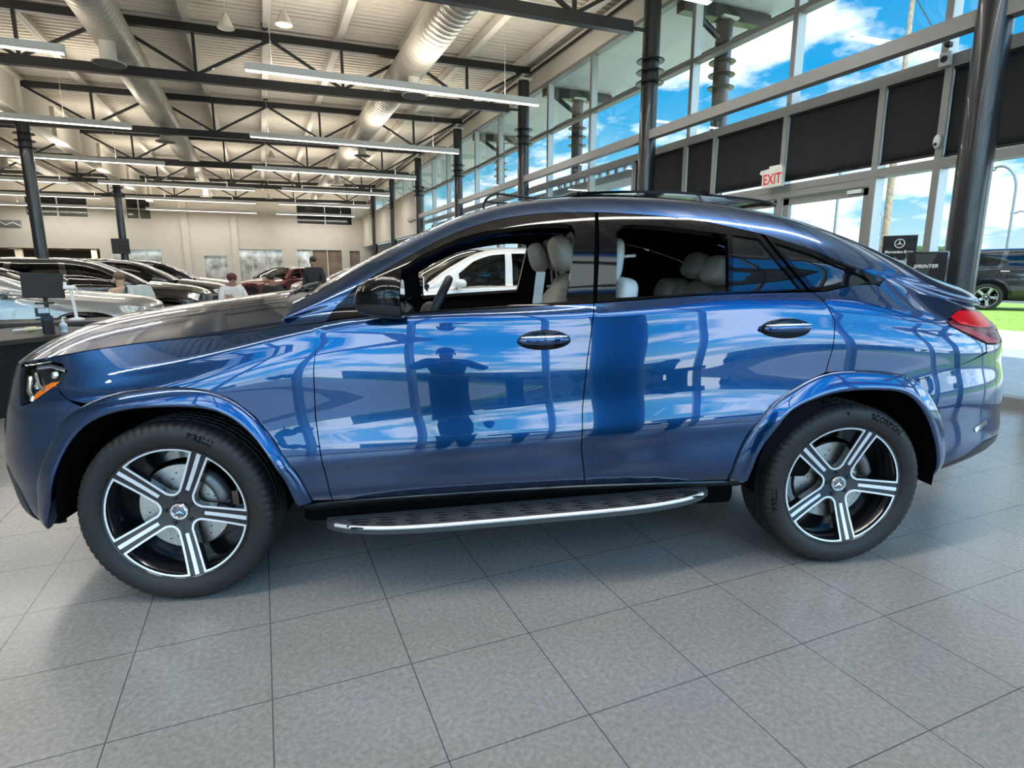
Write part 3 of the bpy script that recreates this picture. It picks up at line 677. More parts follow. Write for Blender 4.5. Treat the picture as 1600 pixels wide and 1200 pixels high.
# lamps
hl = OUTL['headlight']; hl = [(-2.14, .897)] + hl[1:6] + [(-2.028, .712), (-2.088, .845)]
for s in (0, 1):
    mk = (lambda m_: m_) if s == 0 else (lambda m_: mirror(*m_))
    base = place('headlight', mk(surf_mesh(B.P, B.N, inset(hl, .002), (), .02, -.035, 0)), mat('lamp_housing', (.03, .035, .04), .25, .5, noise=.3, nscale=25), car)
    place('lens', mk(surf_mesh(B.P, B.N, inset(hl, .003), (), .025, .001, 0)), LENS, base)
    place('turn_signal', mk(surf_mesh(B.P, B.N, [(-1.865, .845), (-1.881, .822), (-1.978, .732), (-1.987, .768), (-1.95, .822), (-1.915, .846)], (), .02, -.012, .01)), AMBER, base)
    mb = MB()
    for ss_, tt_ in (((-2.06, -2.03, -1.99, -1.99), (.87, .80, .76, .74)), ((-2.02, -1.97, -1.93), (.875, .83, .80)), ((-2.02, -1.94, -1.86), (.89, .888, .873))):
        p = B.P(np.array(ss_), np.array(tt_)) - B.N(np.array(ss_), np.array(tt_)) * .014
        mb.tube(p * np.array([1, -1 if s else 1, 1]), .010, 8)
    for (ss_, tt_) in ((-2.0, .845), (-1.92, .868)):
        p = (B.P(np.array([ss_]), np.array([tt_])) - B.N(np.array([ss_]), np.array([tt_])) * .03)[0] * np.array([1, -1 if s else 1, 1])
        mb.ball(tuple(p), (.02, .02, .02), 16)
    mb.build('reflector', [CHROME], base, angle=40)
    tl = OUTL['taillight']
    tl = tl[:3] + [(2.40, .922), (2.75, .922), (2.75, .75), (2.33, .738)] + tl[6:]
    t_ = place('taillight', mk(surf_mesh(B.P, B.N, inset(tl, .0025), (), .02, .004, .016)), REDD, car)
    place('lamp_bar', mk(surf_mesh(B.P, B.N, [(1.995, .868), (2.129, .902), (2.40, .910), (2.34, .86), (2.20, .84), (2.03, .845)], (), .02, .0065, .002)), REDL, t_)
    place('lower_lamp', mk(surf_mesh(B.P, B.N, [(1.96, .833), (2.06, .838), (2.20, .80), (2.32, .76), (2.32, .745), (2.215, .75), (2.10, .79)], (), .02, .0065, .002)), mat('rose_lamp', (.26, .010, .025), .14, 0, spec=.12, noise=.1), t_)
    rf = [(2.15, .50), (2.30, .55), (2.30, .53), (2.16, .475)]
    place('bumper_reflector', mk(surf_mesh(B.P, B.N, [(2.16, .235), (2.25, .262), (2.26, .245), (2.17, .215)], (), .02, .004, .004)), CHROME, car)

# roof, glass, hood
def rfn(s, u): return B.roof(s, u)
def rnn(s, u): return B.N(s, u, B.roof)
def hfn(s, u): return B.hood(s, u)
def hnn(s, u): return B.N(s, u, B.hood)
def sym(fn, nf, P, holes=(), d=.05, off=0.0, thick=.01, bulge=None):
    a = surf_mesh(fn, nf, P, holes, d, off, thick, bulge); return join(a, mirror(*a))
roof_P = [(-.985, 0), (2.44, 0), (2.6, .3), (2.7, .6), (2.75, 1), (2.22, 1), (2.20, .10), (1.50, .10), (1.48, 1), (.03, 1), (.0, .075), (-.975, .06)]
roof = place('roof', sym(rfn, rnn, roof_P), PAINT, car)
place('glass_roof_panel', sym(rfn, rnn, [(.13, .2), (1.36, .2), (1.36, 1), (.13, 1)], off=.003, thick=.004), GLOSSB, roof)
place('windshield', sym(rfn, rnn, [(-.965, .062), (0, .077), (.028, 1), (-.965, 1)], off=-.004, thick=0), CLEAR, car)
place('rear_window', sym(rfn, rnn, [(1.505, .105), (2.195, .105), (2.215, 1), (1.485, 1)], off=-.004, thick=0), PRIV, car)
sr = sym(rfn, rnn, [(.30, .28), (1.30, .28), (1.30, 1), (.30, 1)], thick=.012, bulge=lambda s, u: .020 + .05 * np.clip((s - .3), 0, 1.0) ** 1.3)
place('sunroof_panel', sr, GLOSSB, roof)
mb = MB()
ss_ = np.full(9, -.03); uu_ = np.linspace(.3, 1, 9); p = B.roof(ss_, uu_); q = p + np.array([-.03, 0, .045])
for pp in (q, q * np.array([1, -1, 1])): mb.tube(pp, .007, 8)
for u_ in (.3, 1.0):
    a = B.roof(np.array([.13]), np.array([u_]))[0]; b = B.roof(np.array([-.03]), np.array([u_]))[0] + np.array([-.03, 0, .045])
    for k in (1, -1): mb.tube([a * np.array([1, k, 1]), b * np.array([1, k, 1])], .006, 6)
mb.build('wind_deflector', [BLK], roof, angle=40)
hood_P = [(-2.95, 0), (-2.2, 0), (-1.9, 0), (-1.02, 0), (-1.0, .3), (-.99, 1), (-2.95, 1)]
place('hood', sym(hfn, hnn, [(-2.95, .004), (-2.2, .004), (-1.03, .004), (-.94, .03), (-.955, .15), (-.98, .4), (-.98, 1), (-2.95, 1)]), PAINT, car)
# cowl and wipers
mb = MB(); p0 = B.hood(np.full(12, -.995), np.linspace(.02, 1, 12)); p1 = B.roof(np.full(12, -.94), np.linspace(.02, 1, 12))
v = []; f = []
for k in (1, -1):
    b = len(v)
    for a, c in zip(p0, p1):
        v += [(a[0], a[1] * k, a[2] - .012), (c[0] + .02, c[1] * k, c[2] - .004)]
    f += [(b + 2 * i, b + 2 * i + 1, b + 2 * i + 3, b + 2 * i + 2) for i in range(11)]
mb.add(v, f); mb.build('cowl_panel', [PLASTIC], car)
for y0, y1 in ((-.62, -.08), (.05, .66)):
    s_ = np.linspace(-.90, -.86, 8); ya = np.linspace(y0, y1, 8); mb = MB(); pts = []
    for a, yy in zip(s_, ya):
        e = B.P(np.array([a]), np.array([TK[-1]]))[0]; u_ = 1 - abs(yy) / abs(e[1]); q = B.roof(np.array([a]), np.array([u_]))[0]; pts.append((q[0] - .012, yy, q[2] + .022))
    mb.tube(pts, .011, 8); mb.tube([(pts[0][0] - .06, y0 + .1, pts[0][2] - .02), pts[3]], .009, 8); mb.build('wiper', [BLK], car, angle=40)

# rocker, running board
for s in (0, 1):
    k = -1 if s else 1
    mb = MB(); X_ = np.linspace(-.96, .985, 30); v = []; f = []
    prof = [(-.005, 0), (.004, -.006), (.004, -.02), (-.006, -.03), (-.012, -.05), (-.03, -.115), (-.06, -.14), (-.2, -.16)]
    for x_ in X_:
        for (o, t_) in prof:
            q = B.P(np.array([x_]), np.array([t_ + np.interp(x_, [-.97, -.834, -.354, .233, .9, 1], [.112, .114, .111, .117, .114, .112])]))[0]; v.append((q[0], (q[1] - o) * k, q[2]))
    L = len(prof); f = [(i * L + j, i * L + j + 1, (i + 1) * L + j + 1, (i + 1) * L + j) for i in range(29) for j in range(L - 1)]
    mb.add(v, f); mb.build('rocker_panel', [mat('rocker_black', (.012, .014, .016), .3, coat=.3, noise=.1)], car, angle=35)
    # board: an elongated leaf seen from above
    xs = np.linspace(-.88, .83, 40); mb = MB(); v = []; f = []
    def zb(x): return .318 + .043 * (x + .36)
    for x_ in xs:
        e = (x_ + .88) / 1.71; wd = .135 * (1 - abs(2 * e - 1) ** 4.5) ** .8 + .002; z_ = zb(x_) + .012
        for (yy, dz) in ((-.90, .012), (-.915 - wd * .9, 0), (-.918 - wd, -.006), (-.918 - wd, -.03), (-.90, -.035)): v.append((x_, yy * k, z_ + dz))
    f = [(i * 5 + j, i * 5 + (j + 1) % 5, (i + 1) * 5 + (j + 1) % 5, (i + 1) * 5 + j) for i in range(39) for j in range(5)]
    mb.add(v, f)
    rb = mb.build('running_board', [mat('board_grey', (.05, .053, .055), .5, noise=.1, nscale=50)], car, angle=30)
    mb = MB(); pts = []
    for x_ in xs[1:-1]:
        e = (x_ + .88) / 1.71; wd = .135 * (1 - abs(2 * e - 1) ** 4.5) ** .8 + .002; pts.append((x_, (-.916 - wd) * k, zb(x_) + .010))
    mb.tube(pts, .009, 8); mb.build('edge_strip', [MACHINED], rb, angle=50)
    mb = MB()
    for i in range(13):
        for j, (w_, yy) in enumerate(((.085, -.945), (.075, -.968), (.085, -.991), (.07, -1.014))):
            x_ = -.74 + i * .122 + (j % 2) * .012
            if abs(x_ + .02) > .72 and j == 3: continue
            mb.box((x_, yy * k, zb(x_) + .0205 - (abs(yy) - .9) * .075), (w_, .011, .006), 0)
    mb.build('grip_pad', [BLK], rb)

# door handles, mirrors
for s in (0, 1):
    k = -1 if s else 1
    for x_, t_, par, w_ in ((.052, .743, fdoors[s], .113), (1.117, .75, rdoors[s], .119)):
        q = B.P(np.array([x_]), np.array([t_]))[0]; mb = MB(); c = Vector((q[0], q[1] * k, q[2]))
        th = math.radians(-1.5); R_ = Matrix.Rotation(-.02, 3, 'Y')
        mb.ball(c + Vector((0, -.0 * k, 0)), (w_, .011, .047), 40, 0, R_)
        hd = mb.build('door_handle', [GLOSSB], par, smooth=True)
        mb = MB(); mb.ball(c + Vector((-.004, -.026 * k, .006)), (w_ * .93, .018, .021), 36, 0, R_, 2.3); mb.build('handle_grip', [PAINT], hd, smooth=True)
        mb = MB(); mb.ball(c + Vector((-.004, -.030 * k, .021)), (w_ * .88, .015, .007), 36, 0, R_, 2.3); mb.build('chrome_strip', [CHROME], hd, smooth=True)
    mb = MB(); rings = []
    N_ = 28
    for (x_, hy, hz, zc_, yc) in ((-.700, .012, .012, 1.247, -1.03), (-.692, .05, .030, 1.252, -1.04), (-.672, .082, .052, 1.261, -1.055), (-.63, .108, .071, 1.269, -1.07), (-.58, .118, .078, 1.270, -1.075), (-.535, .120, .078, 1.266, -1.077), (-.515, .117, .074, 1.262, -1.077)):
        rings.append([(x_, (yc + hy * math.copysign(abs(math.cos(a)) ** .75, math.cos(a))) * k, zc_ + hz * math.copysign(abs(math.sin(a)) ** .8, math.sin(a))) for a in [2 * math.pi * i / N_ for i in range(N_)]])
    v = [p for r in rings for p in r]; f = [(i * N_ + j, i * N_ + (j + 1) % N_, (i + 1) * N_ + (j + 1) % N_, (i + 1) * N_ + j) for i in range(len(rings) - 1) for j in range(N_)] + [tuple(range(N_))]
    mi = [1 if (v[q[0]][2] + v[q[2]][2]) / 2 < 1.246 else 0 for q in f]
    mb.v = v; mb.f = f; mb.m = mi
    mb.tube([(-.62, -.86 * k, 1.196), (-.60, -.93 * k, 1.20), (-.60, -1.0 * k, 1.215)], [.03, .024, .024], 12, 1, flat=.7)
    mr = mb.build('side_mirror', [GLOSSB, PLASTIC], fdoors[s], angle=50)
    mb = MB(); mb.add([(-.512, q[1], q[2]) for q in rings[-1]], [tuple(range(N_))]); mb.build('mirror_glass', [CHROME], mr)

# wheels
for (x_, texts, st) in ((-1.4675, [('PIRELLI', 68, .034, 1, .345), ('P ZERO', 172, .024, 2, .345)][:1] + [('PIRELLI', 172, .026, 2, .345)], -.012), (1.4675, [('SCORPION', 60, .036, 1, .346), ('*', 94, .03, 1, .346), ('PIRELLI', 188, .034, 1, .345)], 0)):
    make_wheel(car, (x_, -.838, .386), st, texts)
    make_wheel(car, (x_, .838, .386), math.pi + st, texts)
# wheel wells and floor pan
for x_ in (-1.4675, 1.4675):
    for k in (1, -1):
        mb = MB(); mb.lathe([(.445, -.015), (.445, .42), (.05, .42)], (x_, -.955 * k, .42), (0, k, 0), 40, 0, a0=0, a1=2 * math.pi)
        # keep what lies above the sill
        o = mb.build('wheel_well', [UNDER], car, angle=40)
        bm = bmesh.new(); bm.from_mesh(o.data); bmesh.ops.bisect_plane(bm, geom=bm.verts[:] + bm.edges[:] + bm.faces[:], plane_co=(0, 0, .375), plane_no=(0, 0, -1), clear_outer=True); bm.to_mesh(o.data); bm.free()
mb = MB(); mb.box((0, 0, .34), (1.98, 1.72, .12), bev=.03); mb.box((0, 0, .40), (4.3, 1.02, .2), bev=.04); mb.box((-2.0, 0, .52), (.3, 1.4, .3)); mb.box((2.05, 0, .6), (.3, 1.5, .3)); mb.box((-1.45, 0, .75), (.9, 1.0, .5)); mb.box((1.5, 0, .75), (1.0, 1.0, .5))
mb.build('floor_pan', [UNDER], car)
# cabin
hl_ = sym(rfn, rnn, [(.03, .02), (1.46, .02), (1.46, 1), (.03, 1)], off=-.05, thick=0); place('headliner', hl_, HEADL, car)
hl_ = surf_mesh(rfn, rnn, [(-.9, 0.0), (.03, 0.0), (.03, .11), (-.9, .09)], (), .05, -.03, 0); place('pillar_lining', hl_, HEADL, car); place('pillar_lining', mirror(*hl_), HEADL, car)
mb = MB(); v = []; f = []; prof = [(-1.0, 1.18), (-.80, 1.20), (-.66, 1.19), (-.58, 1.13), (-.56, 1.0), (-.62, .9), (-.66, .55), (-1.05, .55)]
L = len(prof)
for yy in (-.84, .84): v += [(a, yy, b) for a, b in prof]
mb.add(v, [(i, (i + 1) % L, L + (i + 1) % L, L + i) for i in range(L)] + [tuple(range(L)), tuple(range(L, 2 * L))])
mb.box((-.1, 0, .62), (1.2, .26, .45), bev=.03)
mb.build('dashboard', [mat('dash_black', (.010, .011, .013), .55, noise=.15)], car, angle=40)
mb = MB(); mb.box((-.615, .18, 1.20), (.02, .34, .10), 0, Matrix.Rotation(-.15, 3, 'Y')); mb.box((-.625, -.40, 1.205), (.02, .30, .09), 0, Matrix.Rotation(-.15, 3, 'Y')); mb.build('display_screen', [GLOSSB], car)
mb = MB(); R_ = Matrix.Rotation(math.radians(-62), 3, 'Y'); ring = []
for i in range(49):
    a = 2 * math.pi * i / 48; ring.append(Vector((-.42, -.38, 1.165)) + R_ @ Vector((math.cos(a) * .185, math.sin(a) * .185, 0)))
mb.tube(ring, .021, 10, 0, caps=False)
mb.ball((-.43, -.38, 1.16), (.05, .08, .06), 16)
for a in (0.2, math.pi - .2, -math.pi / 2): mb.tube([Vector((-.43, -.38, 1.165)), Vector((-.42, -.38, 1.165)) + R_ @ Vector((math.sin(a) * .18, math.cos(a) * .18, 0))], .014, 8)
mb.tube([(-.43, -.38, 1.15), (-.62, -.38, 1.06)], .035, 10)
mb.build('steering_wheel', [mat('dash_black', (.010, .011, .013), .55)], car, angle=50)
def seat(x0, y0, rear=False, name='front_seat'):
    mb = MB(); mb.ball((x0, y0, .78), (.27, .25, .10), 28, 0, None, 4); 
    R_ = Matrix.Rotation(math.radians(20), 3, 'Y')
    if not rear:
        mb.ball((x0 + .30, y0, 1.06), (.075, .24, .31), 32, 0, R_, 3.6)
        mb.ball((x0 + .27, y0 - .21, 1.02), (.07, .05, .26), 20, 0, R_, 3); mb.ball((x0 + .27, y0 + .21, 1.02), (.07, .05, .26), 20, 0, R_, 3)
    o = mb.build(name, [LEATHER], car, smooth=True)
    return o
for y0 in (-.38, .38):
    s_ = seat(.03, y0)
    mb = MB(); R_ = Matrix.Rotation(math.radians(-16), 3, 'Y')
    mb.ball((.232, y0, 1.455), (.052, .135, .092), 28, 0, R_, 2.8); mb.build('head_restraint_pillow', [LEATHER], s_, smooth=True)
    mb = MB(); mb.ball((.318, y0, 1.472), (.042, .13, .098), 28, 0, R_, 2.8); mb.tube([(.35, y0 - .06, 1.30), (.33, y0 - .06, 1.42)], .008, 8); mb.tube([(.335, y0 + .06, 1.30), (.33, y0 + .06, 1.42)], .008, 8); mb.build('head_restraint', [LEATHER], s_, smooth=True)
    mb = MB(); mb.ball((.50, y0, 1.42), (.035, .13, .115), 28, 0, Matrix.Rotation(.1, 3, 'Y'), 3); mb.ball((.53, y0, 1.20), (.055, .19, .14), 28, 0, Matrix.Rotation(.2, 3, 'Y'), 4); mb.tube([(.53, y0 - .06, 1.44), (.60, y0 - .06, 1.445)], .008, 8); mb.build('seat_back_shell', [LEATHERW], s_, smooth=True)
mb = MB(); R_ = Matrix.Rotation(math.radians(24), 3, 'Y'); mb.ball((.80, 0, .76), (.28, .66, .11), 32, 0, None, 5)
for y0 in (-.42, 0, .42): mb.ball((1.10, y0, 1.06), (.085, .205, .28), 28, 0, R_, 4)
rs_ = mb.build('rear_seat', [LEATHER], car, smooth=True)
for y0, x0, z0 in ((-.45, 1.03, 1.37), (.42, 1.10, 1.25), (-.02, 1.10, 1.40)):
    mb = MB(); mb.ball((x0, y0, z0), (.055, .12, .075), 24, 0, R_, 3.2); mb.build('rear_head_restraint', [LEATHER], rs_, smooth=True)
for k in (1,):
    mb = MB(); v = [(.095, -.60 * k, 1.365), (.078, -.60 * k, 1.22), (.0, -.58 * k, .95), (-.06, -.56 * k, .75)]
    q = []; 
    for a in v: q += [(a[0] - .022, a[1], a[2]), (a[0] + .022, a[1], a[2])]
    mb.add(q, [(i * 2, i * 2 + 1, i * 2 + 3, i * 2 + 2) for i in range(3)]); mb.build('seat_belt', [BELT], car)
# ---------- the showroom ----------
T = .4572
WALLM = mat('wall_paint', (.55, .52, .455), .7, noise=.03, nscale=3)
FRAME = mat('window_frame', (.27, .268, .255), .4, .1, noise=.04)
FRAMEL = mat('window_frame_pale_lit', (.62, .66, .66), .35, .1, noise=.03)  # pale far frames; on mullion sides it holds the daylight as colour
STEEL = mat('black_steel', (.012, .013, .014), .38, .0, coat=.2, noise=.15)
COLM = mat('column_paint', (.020, .022, .026), .3, .15, coat=.2, noise=.06, nscale=6)
WHITEM = mat('white_metal', (.70, .67, .59), .45, noise=.03)
DECKM = mat('deck_metal', (.70, .66, .575), .5, noise=.05, nscale=2)
DUCTM = mat('duct_metal', (.56, .53, .46), .32, .35, noise=.05, nscale=4)
LAMPW = mat('lamp_housing_white', (.78, .78, .76), .4, noise=.02)
LAMPE = mat('lamp_diffuser', (.9, .9, .9), .4, emit=(1, .97, .90), estr=2.6)
FABRIC = mat('shade_fabric', (.008, .009, .011), .8, noise=.3, nscale=140)
PANE = glass('window_pane', (.93, .97, .97), 1.0)
PANEB = glass('outer_pane', (.93, .97, .97), .8)

# floor: square tiles with narrow joints
FM = bpy.data.materials.new('floor_tile'); FM.use_nodes = True; t = FM.node_tree; b = t.nodes['Principled BSDF']
c = t.nodes.new('ShaderNodeTexCoord'); br = t.nodes.new('ShaderNodeTexBrick'); br.offset = 0; br.squash = 1
br.inputs['Scale'].default_value = 1; br.inputs['Mortar Size'].default_value = .0022; br.inputs['Mortar Smooth'].default_value = .2; br.inputs['Brick Width'].default_value = T; br.inputs['Row Height'].default_value = T
t.links.new(c.outputs['Object'], br.inputs['Vector'])
n1 = t.nodes.new('ShaderNodeTexNoise'); n1.inputs['Scale'].default_value = 55; n1.inputs['Detail'].default_value = 8; n1.inputs['Roughness'].default_value = .65; t.links.new(c.outputs['Object'], n1.inputs['Vector'])
r1 = t.nodes.new('ShaderNodeValToRGB'); t.links.new(n1.outputs[0], r1.inputs[0])
FLO = (.226, .223, .207); FHI = (.352, .347, .324)
r1.color_ramp.elements[0].position = .32; r1.color_ramp.elements[0].color = (*FLO, 1); r1.color_ramp.elements[1].position = .68; r1.color_ramp.elements[1].color = (*FHI, 1)
n2 = t.nodes.new('ShaderNodeTexNoise'); n2.inputs['Scale'].default_value = 2.2; n2.inputs['Detail'].default_value = 3; t.links.new(c.outputs['Object'], n2.inputs['Vector'])
m1 = t.nodes.new('ShaderNodeMix'); m1.data_type = 'RGBA'; m1.blend_type = 'MULTIPLY'; m1.inputs[0].default_value = .25; t.links.new(r1.outputs[0], m1.inputs[6]); t.links.new(n2.outputs[0], m1.inputs[7])
t.links.new(m1.outputs[2], br.inputs['Color1']); t.links.new(m1.outputs[2], br.inputs['Color2']); br.inputs['Mortar'].default_value = (.075, .078, .08, 1)
t.links.new(br.outputs['Color'], b.inputs['Base Color'])
b.inputs['Roughness'].default_value = .30; b.inputs['Specular IOR Level'].default_value = .85
r2 = t.nodes.new('ShaderNodeMapRange'); r2.inputs['To Min'].default_value = .15; r2.inputs['To Max'].default_value = .29; t.links.new(n1.outputs[0], r2.inputs[0]); t.links.new(r2.outputs[0], b.inputs['Roughness'])
bp = t.nodes.new('ShaderNodeBump'); bp.inputs['Strength'].default_value = .35; bp.inputs['Distance'].default_value = .002; bp.invert = True; t.links.new(br.outputs['Fac'], bp.inputs['Height']); t.links.new(bp.outputs[0], b.inputs['Normal'])
X0, X1, Y0, Y1, ZC = -18.0, 7.25, -5.0, 38.5, 6.62
def struct(name, mb, mats, angle=None, parent=None):
    o = mb.build(name, mats, parent, angle=angle)
    if not parent: o['kind'] = 'structure'
    return o
o = link_mesh('floor', [(X0, Y0, 0), (X1, Y0, 0), (X1, 46, 0), (X0, 46, 0)], [(0, 1, 2, 3)], FM); o['kind'] = 'structure'

SL = .0145
def zt(x): return SL * x          # the roof falls a little towards -x
# ceiling deck: ribs run along x
mb = MB(); v = []; f = []; y = Y0; pr = []
while y < Y1 + .1:
    pr += [(y, 0), (y + .07, 0), (y + .095, .06), (y + .175, .06)]; y += .2
for x in (X0, 10.2):
    for (yy, z) in pr: v.append((x, yy, ZC + zt(x) + z))
n = len(pr); mb.add(v, [(i, i + 1, n + i + 1, n + i) for i in range(n - 1)]); mb.build('ceiling', [DECKM])['kind'] = 'structure'
mb = MB(); mb.box(((X0 + 10.2) / 2, (Y0 + Y1) / 2, ZC + .35), (10.2 - X0, Y1 - Y0 + 1, .2), 0, Matrix.Rotation(-SL, 3, 'Y')); struct('ceiling_roof', mb, [WHITEM])
# purlins along y on top of the trusses
PUR = [6.54 - 1.505 * k for k in range(16)]
for x in PUR:
    mb = MB(); mb.box((x, (Y0 + Y1) / 2, 6.49 + zt(x)), (.09, Y1 - Y0, .20)); mb.box((x + .05, (Y0 + Y1) / 2, 6.41 + zt(x)), (.12, Y1 - Y0, .02)); 
    o = mb.build('ceiling_beam', [WHITEM]); o['kind'] = 'structure'
# girder over the left columns
mb = MB(); mb.box((-5.45, 16.7, 5.83), (.06, 43.4, .92)); mb.box((-5.45, 16.7, 6.30), (.30, 43.4, .05)); mb.box((-5.45, 16.7, 5.37), (.30, 43.4, .05))
for yy in np.arange(-2.0, 38, 2.75): mb.box((-5.45, yy, 5.83), (.26, .03, .9))
mb.build('ceiling_girder', [WHITEM])['kind'] = 'structure'

# roof trusses, one per bay
TY = [6.48, 11.92, 17.45, 22.98, 28.5, 34.0]
order = ['nearest', 'second nearest', 'third nearest', 'fourth nearest', 'fifth nearest', 'farthest']
def bar(name, a, b, wd, ht, parent):
    a, b = Vector(a), Vector(b); d = b - a; L = d.length; R_ = d.to_track_quat('X', 'Z').to_matrix()
    mb = MB(); mb.box((a + b) / 2, (L, wd, ht), 0, R_); return mb.build(name, [STEEL], parent)
for ti, yy in enumerate(TY):
    r = empty('roof_truss', (6.5, yy, 5.25), 0, 'black steel roof truss with zigzag webs, %s to the blue car' % order[ti], 'truss', 'roof trusses across the hall')
    def q(x, z): return (x - 6.5, 0, z + zt(x) - 5.25)
    bar('top_chord', q(-14.5, 6.30), q(6.75, 6.30), .15, .16, r)
    bar('bottom_chord', q(-14.5, 5.36), q(6.18, 5.36), .14, .18, r)
    xs = [6.56 - 1.485 * k for k in range(15)]
    for k in range(14):
        top, bot = (xs[k], xs[k + 1]) if k % 2 == 0 else (xs[k + 1], xs[k])
        bar('web_diagonal', q(top, 6.26), q(bot, 5.42), .06, .06, r)
        if k % 2 == 0: bar('web_post', q(bot, 5.40), q(bot, 6.26), .06, .06, r)
    mb = MB(); mb.tube([q(6.16, 5.36), q(6.48, 5.36)], .03, 8); mb.build('end_pin', [STEEL], r)

# columns with three collar rings
def column(x, yy, ztop, ring, label, group, r=.148):
    o = empty('column', (x, yy, 0), 0, label, 'column', group)
    mb = MB(); mb.lathe([(r, 0), (r, ztop)], n=40); mb.lathe([(0, ztop), (r, ztop)], n=40); mb.build('shaft', [COLM], o, angle=40)
    for z in ring:
        mb = MB(); mb.lathe([(r - .005, z - .012), (r + .085, z - .012), (r + .095, z), (r + .085, z + .012), (r - .005, z + .012)], n=40); mb.build('collar_ring', [STEEL], o, angle=40)
    mb = MB(); mb.box((0, 0, ztop + .02), (.36, .36, .04)); mb.build('cap_plate', [WHITEM], o)
    return o
cl = ['dark round column standing right of the blue car by the glass wall', 'dark round column with three rings rising behind the roof of the blue car', 'dark ringed column second in the row behind the car roof', 'dark ringed column third along the glass wall', 'dark ringed column where the solid side wall begins', 'dark ringed column set in the side wall, fifth along', 'dark ringed column nearest the far right corner']
for i, yy in enumerate([1.03, 6.48, 11.92, 17.45, 22.98, 28.5, 34.0]):
    column(6.6, yy, 6.15, (4.62, 4.80, 4.98), cl[i], 'ringed columns along the glass wall')
column(-5.45, 17.45, 5.31, (4.62, 4.80, 4.98), 'grey round column rising behind the black monitor at left', 'columns under the girder')
column(-5.45, 28.5, 5.31, (4.62, 4.80, 4.98), 'dark round column carrying the television, farther back at left', 'columns under the girder')
column(6.6, -4.3, 6.15, (4.62, 4.80, 4.98), 'dark ringed column behind the camera in the corner of the glass walls', 'ringed columns along the glass wall')
column(-5.45, 6.48, 5.31, (4.62, 4.80, 4.98), 'grey round column out of view left of the silver sedan', 'columns under the girder')

# right wall: glazing
XW = 7.07; XG = 7.19
W1 = empty('window_1', (XW, 0, 0), 0, kind='structure'); 
def wpart(name, mb, mats, angle=None): 
    o = mb.build(name, mats, W1, angle=angle); o.location = (-XW, 0, 0); return o
UP = [-4.9, -2.9, -1.7, .44, 1.76, 3.82, 5.96, 9.34, 11.47, 14.86, 17.03, 20.35, 22.5, 25.9, 28.0, 31.4, 33.5, 36.9]
LOW = [-4.9, -2.9, -1.7, .44, 1.69, 2.43, 3.85, 5.28, 6.02, 7.6, 9.34, 11.47, 13.2, 14.86, 17.03, 18.7, 20.35, 22.5]
def mull(y0, z0, z1):
    mb = MB(); mb.box((XW + .08, y0, (z0 + z1) / 2), (.16, .075, z1 - z0), 1); mb.box((XW + .005, y0, (z0 + z1) / 2), (.012, .077, z1 - z0), 0); wpart('mullion', mb, [FRAME, FRAMEL])  # side faces paler than the front: daylight on them painted in
for y0 in UP: mull(y0, 3.58 if y0 < 24 else 4.98, 6.05)
for y0 in LOW: mull(y0, 0, 3.58)
def rail_(y0, y1, z, h, dp=.16):
    mb = MB(); mb.box((XW + dp / 2, (y0 + y1) / 2, z), (dp, y1 - y0, h)); wpart('transom', mb, [FRAME])
rail_(-4.9, 38.5, 6.06, .07); rail_(-4.9, 38.5, 4.88, .07); rail_(-4.9, 24.5, 3.60, .13); rail_(24.5, 38.5, 5.0, .07)
for a, b_ in ((-4.9, 2.43), (5.28, 24.5)): rail_(a, b_, .05, .10)
rail_(-4.9, 24.5, 2.55, .10); rail_(2.43, 5.28, 2.46, .09)
zs_ = [(3.66, 4.85), (4.91, 6.03)]
for i in range(len(UP) - 1):
    for (a, b_) in zs_:
        if UP[i] > 24 and b_ < 5: continue
        z0 = max(a, 5.03) if UP[i] > 24 else a
        mb = MB(); mb.box((XG, (UP[i] + UP[i + 1]) / 2, (z0 + b_) / 2), (.008, UP[i + 1] - UP[i] - .07, b_ - z0)); wpart('pane', mb, [PANE])
for i in range(len(LOW) - 1):
    if LOW[i] in (2.43, 3.85): continue
    for (a, b_) in ((.1, 2.5), (2.6, 3.54)):
        mb = MB(); mb.box((XG, (LOW[i] + LOW[i + 1]) / 2, (a + b_) / 2), (.008, LOW[i + 1] - LOW[i] - .07, b_ - a)); wpart('pane', mb, [PANE])
for a in (2.43, 3.85):
    mb = MB(); mb.box((XG, a + .71, 3.07), (.008, 1.35, .94)); wpart('pane', mb, [PANE])
# glass doors
for i, (a, b_) in enumerate(((2.47, 3.82), (3.88, 5.24))):
    d = empty('door_%d' % (i + 1), (XW + .08, (a + b_) / 2, 0), 0, kind='structure'); h = (b_ - a) / 2
    mb = MB(); mb.box((0, -h + .05, 1.2), (.06, .10, 2.4)); mb.box((0, h - .05, 1.2), (.06, .10, 2.4)); mb.box((0, 0, 2.36), (.06, 2 * h, .09)); mb.box((0, 0, .08), (.06, 2 * h, .16)); mb.build('door_frame', [FRAME], d)
    mb = MB(); mb.box((0, 0, 1.24), (.01, 2 * h - .18, 2.16)); mb.build('pane', [PANE], d)
    mb = MB(); mb.tube([(-.09, h - .12, .8), (-.09, h - .12, 1.4)], .014, 8); mb.tube([(-.09, h - .12, .85), (-.02, h - .12, .85)], .01, 8); mb.tube([(-.09, h - .12, 1.35), (-.02, h - .12, 1.35)], .01, 8); mb.build('pull_handle', [CHROME], d, angle=40)
    mb = MB(); mb.box((-.05, -h + .2, 2.37), (.05, .20, .045)); mb.build('door_closer', [LAMPW], d)
# deep girt between the columns
mb = MB(); mb.box((6.6, 9.0, 3.75), (.14, 32, .15)); mb.build('trim_1', [FRAME])['kind'] = 'structure'
